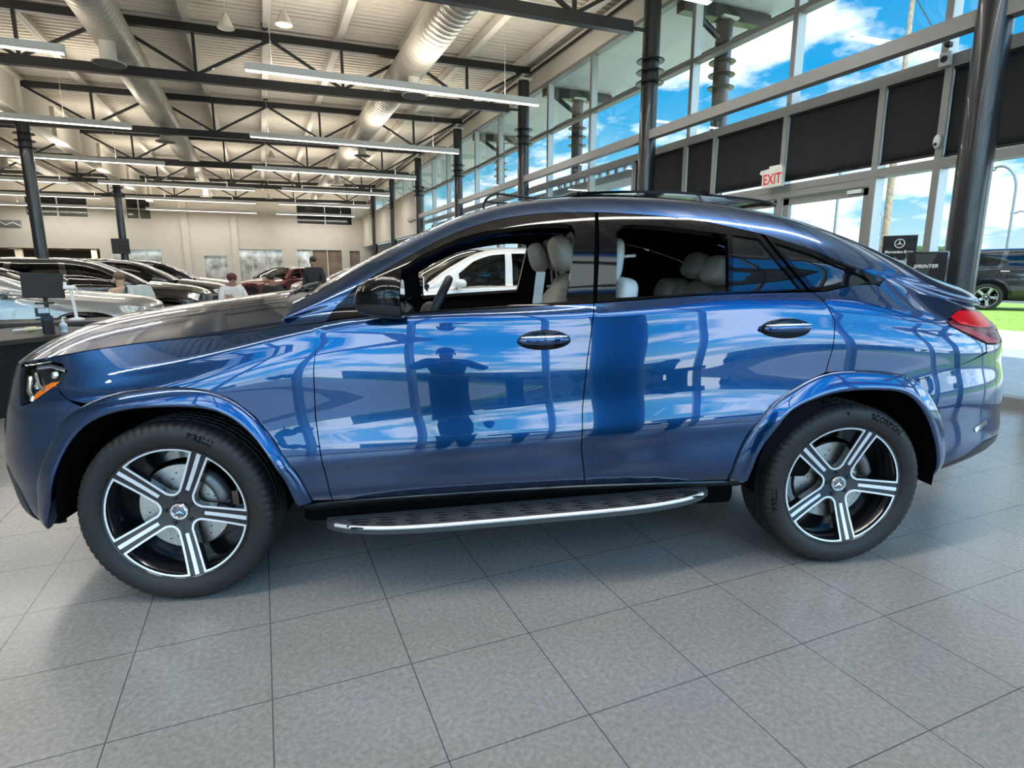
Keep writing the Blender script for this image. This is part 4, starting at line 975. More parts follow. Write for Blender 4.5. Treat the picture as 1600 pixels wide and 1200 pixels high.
# fascia above the glass
mb = MB(); mb.box((7.12, 16.75, 6.33), (.16, 43.5, .50)); mb.box((6.98, 16.75, 6.52), (.14, 43.5, .06)); mb.build('trim_2', [WHITEM])['kind'] = 'structure'
mb = MB(); mb.box((6.93, 16.75, 6.45), (.05, 43.5, .05)); mb.build('trim_3', [STEEL])['kind'] = 'structure'

# roller shades
sh = [(-1.66, .40, 'right of the dark column'), (.48, 1.65, 'just behind the dark column at right'), (1.73, 2.39, 'narrow, left of the dark column'), (2.47, 3.81, 'with soft folds, right of the exit sign'), (3.89, 5.24, 'wide, over the glass door left of the exit sign'), (5.32, 5.98, 'narrow, left of the door shades'), (6.06, 7.56, 'just right of the ringed column behind the car')]
for i, (a, b_, d) in enumerate(sh):
    o = empty('roller_shade', (XW + .05, (a + b_) / 2, 2.6), 0, 'black fabric roller shade pulled down, ' + d, 'roller shade', 'black roller shades')
    mb = MB(); v = []; f = []; n = 60; hw = (b_ - a) / 2; bot = .06 if i not in (0, 1) else .03
    for k in range(n + 1):
        yy = -hw + 2 * hw * k / n; am = .018 if i in (3, 4) else .004
        for j in range(9):
            z = bot + (.92 - bot) * j / 8; v.append((am * math.sin(yy * 17 + .8 * math.sin(yy * 5 + z * 3)) * (1 - j / 9), yy, z))
    f = [(k * 9 + j, (k + 1) * 9 + j, (k + 1) * 9 + j + 1, k * 9 + j + 1) for k in range(n) for j in range(8)]
    mb.add(v, f); ob = mb.build('fabric', [FABRIC], o, smooth=True); md = ob.modifiers.new('thick', 'SOLIDIFY'); md.thickness = .002
    mb = MB(); mb.tube([(.0, -hw, .93), (.0, hw, .93)], .025, 12); mb.build('roller_tube', [BLK], o, angle=40)
    mb = MB(); mb.box((0, 0, bot - .005), (.022, 2 * hw, .025)); mb.build('bottom_bar', [BLK], o)

# exit sign
o = empty('exit_sign', (6.93, 3.86, 2.56), 0, 'white EXIT sign with red letters hung above the glass doors', 'exit sign')
mb = MB(); mb.box((0, 0, .13), (.06, .36, .26), bev=.01); mb.build('sign_body', [mat('sign_white', (.78, .76, .68), .45, noise=.05)], o)
mb = MB(); text_on(mb, 'EXIT', .20, (-.031, -.01, .11), (0, -1, 0), (0, 0, 1), 0, True, .002, .8); mb.build('sign_letters', [mat('exit_red', (.75, .02, .03), .4, emit=(.9, .03, .03), estr=.03, noise=.02)], o)
mb = MB(); mb.box((0, -.05, .275), (.05, .22, .04), 0, None); mb.box((0, .2, .225), (.05, .05, .05), 0, Matrix.Rotation(.6, 3, 'X')); mb.tube([(0, .1, .26), (0, .2, .24)], .012, 8); mb.box((.10, 0, .2), (.16, .06, .06)); mb.build('mounting_bracket', [mat('sign_white', (.78, .76, .68), .45)], o)
# small fittings on the frame
o = empty('motion_sensor', (XW - .03, 1.70, 2.78), 0, 'small white oval sensor on the window post', 'sensor'); mb = MB(); mb.ball((0, 0, 0), (.03, .04, .075), 16); mb.build('sensor_body', [LAMPW], o, smooth=True)
mb = MB(); mb.ball((-.025, 0, -.03), (.012, .02, .02), 10); mb.build('sensor_window', [PLASTIC], o, smooth=True)
o = empty('speaker_box', (XW - .03, 1.72, 3.62), 0, 'small white square box on the post high beside the column', 'sensor'); mb = MB(); mb.box((0, 0, 0), (.05, .12, .14), bev=.01); mb.build('box_body', [LAMPW], o)
mb = MB(); mb.lathe([(.0, .0), (.035, .0), (.035, .008), (.022, .008)], (-.026, 0, 0), (-1, 0, 0), 20); mb.build('dial', [PLASTIC], o); 
o = empty('security_camera', (XW - .04, 1.70, 3.76), 0, 'tiny black camera above the white square box on the post', 'camera'); mb = MB(); mb.box((0, 0, 0), (.08, .05, .05), bev=.01); mb.tube([(-.04, 0, 0), (-.055, 0, 0)], .018, 12); mb.build('camera_body', [BLK], o, angle=40)

# right wall, solid part
mb = MB(); mb.box((6.72, 30.7, 4.02), (.2, 15.5, 1.92)); mb.box((6.95, 30.7, 4.95), (.5, 15.5, .08)); mb.build('wall_right', [WALLM])['kind'] = 'structure'
mb = MB(); mb.box((7.15, 31.5, 1.55), (.1, 14, 3.1)); mb.build('wall_right_lower', [mat('wall_grey', (.16, .16, .155), .7, noise=.05)])['kind'] = 'structure'
# far wall with openings
OPEN = [(-18, -8.43, 0, 2.72), (-7.8, -5.3, .9, 2.72), (-3.1, -1.77, .8, 2.40), (-1.25, 1.46, 0.0, 2.82), (2.32, 5.2, 0.0, 2.85), (5.65, 6.4, 0, 2.82), (-11.6, -8.75, 4.45, 5.72), (-6.85, -5.65, 4.45, 5.72), (2.5, 5.95, 4.45, 5.92)]
xs = sorted({X0, X1} | {a for o_ in OPEN for a in o_[:2]}); zs_ = sorted({0, 7.2} | {a for o_ in OPEN for a in o_[2:]})
mb = MB()
for i in range(len(xs) - 1):
    for j in range(len(zs_) - 1):
        cx, cz = (xs[i] + xs[i + 1]) / 2, (zs_[j] + zs_[j + 1]) / 2
        if any(a < cx < b_ and c_ < cz < d_ for a, b_, c_, d_ in OPEN): continue
        x0, x1, z0, z1 = xs[i], xs[i + 1], zs_[j], zs_[j + 1]
        mb.add([(x0, Y1, z0), (x1, Y1, z0), (x1, Y1, z1), (x0, Y1, z1)], [(0, 1, 2, 3)])
for a, b_, c_, d_ in OPEN:
    for p, q_ in (((a, c_), (a, d_)), ((a, d_), (b_, d_)), ((b_, d_), (b_, c_)), ((b_, c_), (a, c_))):
        mb.add([(p[0], Y1, p[1]), (q_[0], Y1, q_[1]), (q_[0], Y1 + .2, q_[1]), (p[0], Y1 + .2, p[1])], [(0, 1, 2, 3)])
for x in (-3.95, -1.26): mb.box((x, Y1 - .06, 3.3), (.36, .12, 6.6))
struct('wall_far', mb, [WALLM])
# rooms behind the far wall
mb = MB(); mb.box((-5.5, 46, 3.5), (26, .1, 7)); mb.box((-18.1, 42, 3.5), (.1, 8, 7)); mb.box((7.3, 42, 3.5), (.1, 8, 7)); struct('wall_back', mb, [mat('back_room', (.20, .17, .14), .8, noise=.1)])
mb = MB(); mb.box((-5.5, 42.3, 2.86), (26, 7.4, .2)); struct('ceiling_back', mb, [mat('back_room_ceiling', (.30, .24, .19), .8, noise=.05)])
DARKW = mat('upper_window_dark', (.012, .013, .013), .12, coat=.3, noise=.3, nscale=1.2)
GREENW = mat('upper_window_low', (.10, .105, .075), .12, coat=.4, noise=.35, nscale=1)
for i, (a, b_, c_, d_) in enumerate(OPEN[6:]):
    o = empty('window_%d' % (i + 2), ((a + b_) / 2, Y1 + .1, c_), 0, kind='structure'); w_ = b_ - a; h = d_ - c_
    mb = MB(); mb.box((0, 0, h * .73), (w_, .02, h * .54)); mb.build('upper_pane', [DARKW], o)
    mb = MB(); mb.box((0, 0, h * .23), (w_, .02, h * .44)); mb.build('lower_pane', [GREENW if i < 2 else DARKW], o)
    mb = MB(); mb.box((0, -.05, h / 2), (.06, .06, h)); mb.box((0, -.05, .0), (w_ + .1, .08, .06)); mb.box((w_ / 2, -.05, h / 2), (.05, .06, h)); mb.box((0, -.03, h * .46), (w_, .03, .04)); mb.build('frame', [FRAMEL], o)
REFL = mat('office_pane_reflection', (.48, .50, .48), .04, 0, coat=1, noise=.75, nscale=1.6)  # blotchy pale tone: reflections in the office panes put into the colour
BROWN = mat('office_interior', (.20, .15, .11), .6, noise=.4, nscale=1.4)
for i, (a, b_, c_, d_) in enumerate(OPEN[1:6]):
    o = empty('window_%d' % (i + 5), ((a + b_) / 2, Y1 + .1, c_), 0, kind='structure'); w_ = b_ - a; h = d_ - c_; k = [3, 1, 3, 3, 1][i]
    for j in range(k):
        mb = MB(); mb.box((-w_ / 2 + w_ * (j + .5) / k, .02, h / 2), (w_ / k, .012, h)); mb.build('pane', [[REFL, REFL, REFL, REFL if j == 0 else BROWN, BROWN][i]], o)
    mb = MB()
    for j in range(k + 1): mb.box((-w_ / 2 + w_ * j / k, -.05, h / 2), (.06, .08, h + .06))
    mb.box((0, -.05, h), (w_, .08, .06)); mb.build('frame', [FRAMEL], o)
# left wall, and the glass wall behind the camera
mb = MB(); mb.box((X0 - .05, 16, 3.5), (.1, 60, 7)); struct('wall_left', mb, [WALLM])
W9 = empty('window_10', (0, Y0, 0), 0, kind='structure')
for k, x in enumerate(np.arange(-17.4, 7.2, 1.8)):
    mb = MB(); mb.box((x, 0, 3.2), (.08, .16, 6.4)); mb.build('mullion', [FRAME], W9)
for z in (.05, 2.55, 4.0, 5.2, 6.3): mb = MB(); mb.box((-5.4, 0, z), (25.2, .16, .09)); mb.build('transom', [FRAME], W9)
mb = MB(); mb.box((-5.4, 0, 3.2), (25.2, .01, 6.3)); mb.build('pane', [PANEB], W9)

# suspended linear lamps
LAMPS = [(.07, 5.82, y) for y in (4.1, 9.36, 14.95, 20.3)] + [(1.2, 5.88, y) for y in (25.6, 31.2, 36.9)] + [(-5.65, .12, y) for y in (26.2, 31.4, 36.9)] + [(-8.4, -2.62, y) for y in (4.1, 9.66, 15.15, 20.7)] + [(-12.5, -6.76, y) for y in (26.6, 32.0, 37.1)] + [(.07, 5.82, -1.4), (-5.75, -.03, -1.4)]  # last two are unseen, added to light the near car side and floor
rows = {4.1: 'first', 9.36: 'second', 14.95: 'third', 20.3: 'fourth', 25.6: 'fifth', 31.2: 'sixth', 36.9: 'last'}
lamp0 = None
def lab_lamp(i, a, y):
    if i > 16: return 'long white suspended linear lamp, ' + ['behind the camera, right of the two there', 'behind the camera, left of the two there'][i - 17]
    side_ = 'right' if i < 7 else ('middle' if i < 10 else 'left')
    n = ['nearest', 'second nearest', 'third nearest', 'fourth nearest', 'fifth nearest', 'sixth nearest', 'farthest'][i if i < 7 else (i - 7 if i < 10 else i - 10)]
    return 'long white suspended linear lamp, %s of the %s run' % (n if not (7 <= i < 10 and i == 9) else 'farthest', side_)
for i, (a, b_, yy) in enumerate(LAMPS):
    L = b_ - a; zz = 4.86
    r = empty('linear_lamp', ((a + b_) / 2, yy, zz), 0, lab_lamp(i, a, yy), 'lamp', 'suspended linear lamps')
    mb = MB(); mb.box((0, 0, .085), (L, .08, .125)); mb.box((-L / 2, 0, .08), (.012, .084, .14)); mb.box((L / 2, 0, .08), (.012, .084, .14)); mb.build('housing', [LAMPW], r)
    mb = MB(); mb.box((0, 0, .012), (L - .03, .072, .024)); mb.build('diffuser', [LAMPE], r)
    for s in (-1, 1):
        wx = min([p for p in PUR if abs(p + 5.45) > .5], key=lambda p: abs(p - ((a + b_) / 2 + s * (L / 2 - .75)))); lx = wx - (a + b_) / 2
        mb = MB(); mb.tube([(lx, 0, .1), (lx, 0, 6.402 + zt(wx) - zz)], .0035, 6); mb.build('suspension_wire', [WHITEM], r)
    for up_ in (0, 1):
        ld = bpy.data.lights.new('lamp_light', 'AREA'); ld.shape = 'RECTANGLE'; ld.size = L - .1; ld.size_y = .12; ld.energy = 115 if not up_ else 98; ld.color = (1, .96, .91) if not up_ else (1, .90, .78)
        lo = bpy.data.objects.new('lamp_light', ld); COL.objects.link(lo); lo.parent = r; lo.location = (0, 0, -.012 if not up_ else .165); lo.rotation_euler = (math.pi if up_ else 0, 0, 0)

# spiral ducts with round diffusers
def duct(x, dz, ys, label, idx):
    o = empty('spiral_duct', (x, 12, dz), 0, label, 'duct', 'spiral ducts under the ceiling')
    mb = MB(); prof = []; yy = -4
    while yy < 25:
        prof += [(.335, yy - 12), (.335, yy - 12 + .13), (.345, yy - 12 + .15), (.335, yy - 12 + .17)]; yy += .18
    prof2 = prof + [(.30, 13.2), (.26, 13.6), (.26, 25.5), (0, 25.5)]
    mb.lathe(prof2, axis=(0, 1, 0), n=40); mb.build('duct_pipe', [DUCTM], o, angle=30)
    for yd in ys:
        mb = MB(); mb.lathe([(.135, -.66), (.135, .05)], (0, yd - 12, 0), n=28); mb.lathe([(.10, -.62), (.14, -.66), (.27, -.70), (.28, -.685), (.14, -.64)], (0, yd - 12, 0), n=36); mb.lathe([(0, -.70), (.20, -.705), (.25, -.702)], (0, yd - 12, 0), n=30, mi=1); mb.build('diffuser_drop', [WHITEM, mat('diffuser_grey', (.16, .16, .15), .6, noise=.1)], o, angle=35)
duct(3.46, 5.86, (10.75, 18.0, 25.0), 'white spiral duct running overhead above the right lamp row', 0)
duct(-2.22, 5.84, (3.8, 10.9, 18.0, 25.0, 32), 'white spiral duct running overhead above the left part of the hall', 1)
duct(-8.3, 5.84, (25.2, 18), 'white spiral duct in the left bay beyond the girder', 2)
# bell pendants
for i, (x, yy, z, d) in enumerate(((.80, 9.75, 5.84, 'largest, hung near the top edge left of centre'), (-.2, 10.5, 5.9, 'left of the largest one, with a clamp beside it'), (.81, 23.8, 5.9, 'small, far down the hall'), (.75, 31.0, 5.1, 'smallest, low before the far wall'))):
    o = empty('bell_pendant', (x, yy, z), 0, 'white bell shaped pendant, ' + d, 'pendant', 'white bell pendants')
    mb = MB(); mb.lathe([(.03, .26), (.06, .22), (.10, .12), (.155, 0), (.145, .0), (.09, .11)], n=28); mb.lathe([(0, .02), (.14, .01)], n=28); mb.build('bell_shade', [WHITEM], o, angle=40)
    mb = MB(); mb.tube([(0, 0, .25), (0, 0, 6.6 - z)], .006, 6); mb.build('hanging_rod', [WHITEM], o)
for i, (x, yy, d) in enumerate(((.5, 11.8, 'on the second nearest truss'), (.55, 17.3, 'on the third nearest truss'))):
    o = empty('spotlight', (x, yy, 6.46), 0, 'small black spotlight clamped ' + d, 'spotlight', 'black spotlights')
    mb = MB(); mb.tube([(0, -.05, .06), (.02, -.2, -.06)], [.05, .07], 14); mb.build('lamp_head', [BLK], o, angle=40); mb = MB(); mb.tube([(0, 0, .16), (0, -.08, .02)], .012, 8); mb.build('clamp', [BLK], o)
# ---------- outside ----------
GRASS = mat('lawn', (.27, .46, .07), .85, noise=.35, nscale=9)
CONC = mat('concrete', (.74, .70, .63), .8, noise=.08, nscale=3)
PAV = mat('grey_pavers', (.50, .53, .53), .7, noise=.1, nscale=4)
ASPH = mat('asphalt', (.10, .10, .105), .85, noise=.15, nscale=8)
def ground(name, x0, y0, x1, y1, z0, z1, m_):
    o = link_mesh(name, [(x0, y0, z0), (x1, y0, z1), (x1, y1, z1), (x0, y1, z0)], [(0, 1, 2, 3)], m_); o['kind'] = 'structure'; return o
ground('ground_pavers', 7.25, -40, 12.6, 60, -.005, -.005, PAV)
ground('ground_walk', 12.6, -40, 16.2, 60, 0, .02, CONC)
ground('ground_lawn', 17.6, -40, 25.0, 60, .28, .28, GRASS); ground('ground_verge', 16.2, -40, 17.6, 60, .02, .28, GRASS)
ground('ground_road', 25.0, -60, 160, 120, .28, .28, ASPH)
ground('ground_front', -60, -60, 7.25, -5.05, -.01, -.01, mat('pale_lot', (.36, .38, .40), .8, noise=.08, nscale=2))
ground('ground_front_far', -160, -160, 7.25, -60, 0, 0, GRASS)
ground('ground_front_side', 7.25, -160, 160, -40, -.02, -.02, ASPH)
mb = MB(); mb.box((-20, -13, .07), (54, .3, .16)); mb.build('ground_kerb', [mat('kerb_concrete', (.72, .68, .60), .8, noise=.06)])['kind'] = 'structure'
# soffit and outer columns
mb = MB(); mb.box((8.35, 16.7, 6.16), (2.1, 44, .12)); mb.box((9.4, 16.7, 6.5), (.1, 44, .8)); mb.build('ceiling_soffit', [mat('soffit_white', (.70, .72, .68), .6, noise=.03)])['kind'] = 'structure'
for i, (yy, d) in enumerate(((1.0, 'out of view past the right column'), (6.48, 'seen through the high glass right of the ringed column'), (11.92, 'seen through the high glass left of the ringed column'), (17.45, 'farther along outside the high glass'))):
    if i == 0: continue
    oc = column(8.18, yy, 5.85, (4.72, 4.94, 5.16), 'dark outdoor column with rings, ' + d, 'outdoor columns under the eave')
    o = oc
    mb = MB(); mb.box((.0, 0, 5.96), (2.0, .2, .22)); mb.build('arm', [STEEL], o); mb = MB(); mb.tube([(0, 0, 5.5), (-.7, 0, 5.9)], .06, 8); mb.build('strut', [STEEL], o)
# backs of the sign letters standing on the outside ledge
mb = MB(); mb.box((7.75, 8, 3.42), (.7, 32, .16)); mb.build('trim_4', [mat('ledge_metal', (.42, .44, .44), .5, noise=.05)])['kind'] = 'structure'
ys = list(np.arange(2.6, 4.5, .24)) + list(np.arange(9.0, 12.3, .36))
for i, yy in enumerate(ys):
    o = empty('channel_letter', (7.85, yy, 3.5), 0, 'back of a small white channel letter standing on the outdoor ledge', 'sign letter', 'channel letters on the ledge')
    hh = .30 + .06 * (i % 3); mb = MB(); mb.box((0, 0, hh / 2), (.09, .15, hh), 0, None, .02); mb.build('letter_can', [mat('letter_white', (.72, .76, .80), .4, noise=.04)], o)
    mb = MB(); mb.box((-.05, 0, hh * .55), (.012, .09, .10)); mb.build('back_plate', [mat('letter_back', (.16, .22, .30), .4, noise=.2)], o)
# street furniture
POLE = mat('lamp_pole_grey', (.30, .31, .32), .4, .4, noise=.05)
def street_lamp(x, yy, h, dx, label):
    o = empty('street_lamp', (x, yy, .3), 0, label, 'street lamp', 'street lamps by the road')
    mb = MB(); pts = [(0, 0, 0), (0, 0, h * .8)] + [(0, dx * (1 - math.cos(a)), h * .8 + h * .2 * math.sin(a)) for a in np.linspace(.2, 1.9, 9)]
    mb.tube(pts, .055, 8); mb.build('pole', [POLE], o, angle=40)
    mb = MB(); mb.ball((0, pts[-1][1] + dx * .25, pts[-1][2] - .05), (.12, .35, .08), 12); mb.build('lamp_head', [POLE], o, smooth=True)
street_lamp(30, 12.8, 5.6, .75, 'tall curved street lamp beyond the lawn, right of the dark column')
street_lamp(44, 28.6, 6.0, .8, 'curved street lamp seen through the glass door')
street_lamp(60, 27.0, 6.2, .8, 'short looking street lamp far off between the posts')
o = empty('utility_pole', (14.2, 7.22, 0), 0, 'weathered wooden utility pole with a white cross arm outside between window posts', 'pole')
mb = MB(); mb.lathe([(.085, 0), (.075, 5.4), (.055, 5.5), (.05, 9.0), (0, 9.0)], n=20); mb.build('trunk', [mat('pole_wood', (.42, .33, .23), .85, noise=.35, nscale=14)], o, angle=40); mb = MB(); mb.lathe([(.088, 2.2), (.088, 2.24)], n=20); mb.build('pole_band', [mat('band_grey', (.45, .45, .45), .5, noise=.1)], o)
mb = MB(); mb.tube([(0, .05, 6.55), (0, 1.5, 7.22)], .035, 8); mb.build('cross_arm', [LAMPW], o, angle=40); mb = MB(); mb.tube([(0, 0, 7.6), (0, -.6, 6.6)], .012, 6); mb.build('stay_cable', [STEEL], o)
o = empty('flag_pole', (20, 13.3, .2), 0, 'thin grey pole outside the glass door', 'pole'); mb = MB(); mb.tube([(0, 0, 0), (0, 0, 6)], .05, 10); mb.build('shaft', [POLE], o, angle=40); mb = MB(); mb.ball((0, 0, 6), .09, 10); mb.build('finial', [POLE], o)
# distant trees and low buildings
rnd = random.Random(3)
LEAF = mat('distant_leaves', (.05, .10, .03), .9, noise=.5, nscale=3)
def tree(x, yy, z, h, label, group):
    o = empty('tree', (x, yy, z), 0, label, 'tree', group); mb = MB(); bm = bmesh.new(); 
    for k in range(9):
        c_ = Vector((rnd.uniform(-.3, .3) * h, rnd.uniform(-.45, .45) * h, h * rnd.uniform(.35, .8))); mb.ball(c_, (h * .2 * rnd.uniform(.8, 1.3), h * .24 * rnd.uniform(.8, 1.3), h * .2), 14)
    for i in range(len(mb.v)): a = mb.v[i]; n = math.sin(a[0] * 9) * math.sin(a[1] * 8 + 1) * math.sin(a[2] * 10); mb.v[i] = tuple(q * (1 + .05 * n) for q in a)
    mb.build('crown', [LEAF], o, smooth=True); bm.free()
    mb = MB(); mb.tube([(0, 0, 0), (0, 0, h * .5)], [h * .035, h * .02], 8); mb.build('trunk', [mat('bark', (.12, .09, .06), .9, noise=.3)], o)
tree(33, 17.8, .3, 2.6, 'low bright green bush at the foot of the wooden pole, across the road', None)
bm_ = mat('far_building', (.40, .43, .45), .8, noise=.05); bw = mat('far_window', (.1, .12, .14), .2, noise=.2)
for i, (x, yy, L, h, d) in enumerate(((95, 26, 40, 3.2, 'behind the parked black SUV'), (110, 80, 60, 3.6, 'far beyond the glass doors'), (-20, -95, 60, 5, 'on the street behind the camera'), (40, -90, 40, 4, 'right on the street behind the camera'))):
    o = empty('warehouse', (x, yy, .2), 0, 'long low pale warehouse on the horizon, ' + d, 'building', 'low buildings on the horizon')
    mb = MB(); mb.box((0, 0, h / 2), (8 if i < 2 else L, L if i < 2 else 8, h)); mb.build('wall', [bm_], o)
    mb = MB(); mb.box((0, 0, h + .15), (8.6 if i < 2 else L + .6, L + .6 if i < 2 else 8.6, .3)); mb.build('roof', [mat('far_roof', (.3, .32, .34), .7, noise=.05)], o)
    for k in range(5):
        p = (k - 2) * L / 6; mb = MB()
        if i < 2: mb.box((-4.03, p, h * .5), (.05, L / 12, h * .3))
        else: mb.box((p, 4.03, h * .5), (L / 12, .05, h * .3))
        mb.build('window', [bw], o)
for i in range(14):
    tree(-70 + i * 11 + rnd.uniform(-3, 3), -75 + rnd.uniform(-6, 6), 0, rnd.uniform(3, 5.5), 'dark tree in the row across the street behind the camera', 'trees across the street')
# ---------- other cars ----------
_sz9 = tab((-2.95, 1.0), (-1.6, 1.10), (-1.2, 1.14), (-1.0, 1.205), (-.738, 1.36), (-.477, 1.50), (-.187, 1.63), (.1, 1.695), (.6, 1.72), (1.2, 1.72), (1.8, 1.70), (2.2, 1.66), (2.5, 1.63), (3.25, 1.62))
_sz7 = tab((-2.95, .95), (-2.2, .99), (-1.9, 1.03), (-1.6, 1.078), (-1.02, 1.13), (-.5, 1.17), (.8, 1.20), (1.8, 1.22), (2.5, 1.20), (3.25, 1.18))
_so9 = tab((-2.95, .10), (-1.5, .13), (-1.0, .125), (-.74, .165), (-.48, .215), (-.19, .25), (.35, .27), (1.5, .27), (2.1, .27), (2.5, .31), (3.25, .33))
SUV = Body(PLAN, COUPE.zl[:8] + [_sz7, mix(_sz7, _sz9, .5), _sz9, lambda s: _sz9(s) + .022], COUPE.ol[:9] + [mix(_o7, _so9, .42), _so9, lambda s: _so9(s) + .04],
    zc=tab((-1.1, 1.20), (-1.0, 1.22), (-.74, 1.38), (-.48, 1.53), (-.19, 1.68), (.1, 1.76), (.6, 1.79), (1.5, 1.785), (2.2, 1.74), (2.6, 1.70), (3.25, 1.69)),
    dxc=tab((-1.1, -.18), (-.5, -.12), (0, -.06), (.4, 0), (3.25, 0)), hz=COUPE.hz, hdx=COUPE.hdx)
GEN = {}
FI2 = [(-1.985, .085), (-1.88, .294)] + OUTL['FA_IN'][2:-1] + [(-.97, .10)]; RI2 = [(.985, .10)] + OUTL['RA_IN'][1:11] + [(1.905, .182), (1.935, .09), (1.94, .02)]
def generic_parts(kind):
    """shared meshes of one kind of car: list of (part name, mesh, material slot or None)"""
    if kind in GEN: return GEN[kind]
    Bk = SUV if kind == 'suv' else COUPE; out = []
    tmp = empty('pattern'); d = .07
    def keep(o, paint=False): out.append((o.name.split('.')[0], o.data, paint)); bpy.data.objects.remove(o)
    def two(P, holes=(), off=0, thick=.01, dd=d): a = surf_mesh(Bk.P, Bk.N, P, holes, dd, off, thick); return join(a, mirror(*a))
    lower = [(-2.95, .0), (-2.0, .0)] + FI2 + RI2 + [(2.0, .0), (3.25, .0), (3.25, .905), (-2.95, .905)]
    send = 3.25 if kind == 'suv' else 2.44
    if kind == 'suv':
        wins = [[(-.52, .915), (-.53, 1.18), (-.28, 1.26), (.02, 1.275), (.25, 1.27), (.19, .915)], [(.31, .915), (.36, 1.275), (1.10, 1.27), (1.22, .915)], [(1.32, .93), (1.22, 1.26), (1.95, 1.25), (2.12, .95)], [(2.72, .96), (2.72, 1.25), (3.0, 1.26), (3.25, 1.26), (3.25, .95)]]
    else: wins = [OUTL['front_open'], OUTL['rear_open'], OUTL['rear_fixed'], OUTL['quarter_pane']]
    upper = [(-1.02, .905), (send, .905), (send, 1.39), (-.985, 1.39), (-1.0, 1.2)]
    if kind == 'suv': hl_ = [w_ for w_ in wins[:3]] + [inset(wins[3][:4], 0) if 0 else [(2.72, .96), (2.72, 1.25), (3.0, 1.26), (3.24, 1.26), (3.24, .95)]]
    else: hl_ = wins
    rf = lambda s, u: Bk.roof(s, u); rn = lambda s, u: Bk.N(s, u, Bk.roof); hf = lambda s, u: Bk.hood(s, u); hn = lambda s, u: Bk.N(s, u, Bk.hood)
    rp = [(-.985, 0), (3.25, 0), (3.25, 1), (.03, 1), (0, .075), (-.975, .06)] if kind == 'suv' else roof_P
    keep(place('body', join(two(lower), two(upper, hl_), sym(rf, rn, rp, d=.09), sym(hf, hn, [(-2.95, .004), (-2.2, .004), (-1.03, .004), (-1.0, .3), (-.99, 1), (-2.95, 1)], d=.09)), PAINT, tmp), True)
    for w_ in wins:
        a = surf_mesh(Bk.P, Bk.N, inset(w_, -.01), (), d, -.01, 0)
        for m_ in (a, mirror(*a)): keep(place('side_window', m_, TINTED, tmp))
    keep(place('windshield', sym(rf, rn, [(-.965, .062), (0, .077), (.028, 1), (-.965, 1)], off=-.004, thick=0, d=.09), TINTED, tmp))
    if kind != 'suv': keep(place('rear_window', sym(rf, rn, [(1.505, .105), (2.195, .105), (2.215, 1), (1.485, 1)], off=-.004, thick=0, d=.09), PRIV, tmp))
    a = surf_mesh(Bk.P, Bk.N, inset(hl, .002), (), .04, .003, .01)
    for s in (0, 1):
        mk = (lambda m_: m_) if s == 0 else (lambda m_: mirror(*m_))
        keep(place('headlight', mk(a), mat('lamp_silver', (.62, .68, .74), .12, .3, coat=1, noise=.5, nscale=30), tmp))
        keep(place('taillight', mk(surf_mesh(Bk.P, Bk.N, [(1.95, .83), (2.05, .888), (2.40, .90), (2.75, .90), (2.75, .76), (2.2, .76)], (), .05, .004, .01)), REDL, tmp))
        V, F = flare(Bk, FO, FI, 30); k = np.array([1, -1 if s else 1, 1.]); keep(link_mesh('wheel_arch_trim', V * k, F if not s else [q[::-1] for q in F], GLOSSB, tmp, smooth=True))
        V, F = flare(Bk, RO, RI, 30); keep(link_mesh('wheel_arch_trim', V * k, F if not s else [q[::-1] for q in F], GLOSSB, tmp, smooth=True))
        mb = MB(); kk = -1 if s else 1; mb.ball((-.60, -1.06 * kk, 1.24), (.085, .11, .06), 16, 0, None, 2.6); mb.tube([(-.60, -.9 * kk, 1.19), (-.6, -1.0 * kk, 1.21)], .03, 8); keep(mb.build('side_mirror', [PAINT], tmp, smooth=True), True)
        mb = MB()
        for x_ in (.10, 1.13): q = Bk.P(np.array([x_]), np.array([.75]))[0]; mb.tube([(x_ - .1, (q[1] - .02) * kk, q[2]), (x_ + .1, (q[1] - .02) * kk, q[2])], .014, 8)
        for i_ in (0, 1):
            pass
        keep(mb.build('handle_strip', [CHROME], tmp, angle=40))
    keep(place('grille', two(gr_P, off=.006, thick=.015), mat('grille_black', (.01, .01, .012), .2, coat=.6, noise=.4, nscale=60), tmp))
    keep(place('sill_trim', two([(-.96, -.03), (.98, -.03), (.98, .10), (-.96, .10)], off=.004), PLASTIC, tmp))
    mb = MB(); mb.box((0, 0, .42), (4.3, 1.3, .28), bev=.05); mb.box((0, 0, .72), (2.6, 1.76, .5)); mb.box((-1.7, 0, .7), (1.0, 1.2, .5)); mb.box((1.8, 0, .75), (1.0, 1.3, .5)); keep(mb.build('floor_pan', [UNDER], tmp))
    mb = MB()
    for y0 in (-.38, .38):
        mb.ball((.12, y0, 1.08), (.11, .24, .34), 18, 0, Matrix.Rotation(.3, 3, 'Y'), 3.4); mb.ball((.25, y0, 1.42), (.06, .14, .11), 16, 0, None, 2.8)
    mb.ball((1.0, 0, 1.06), (.12, .62, .3), 18, 0, Matrix.Rotation(.35, 3, 'Y'), 4)
    keep(mb.build('seats', [LEATHER], tmp, smooth=True))
    bpy.data.objects.remove(tmp); GEN[kind] = out; return out
wheel_src = [c_ for c_ in car.children if c_.name.startswith('wheel') and c_.type == 'EMPTY']
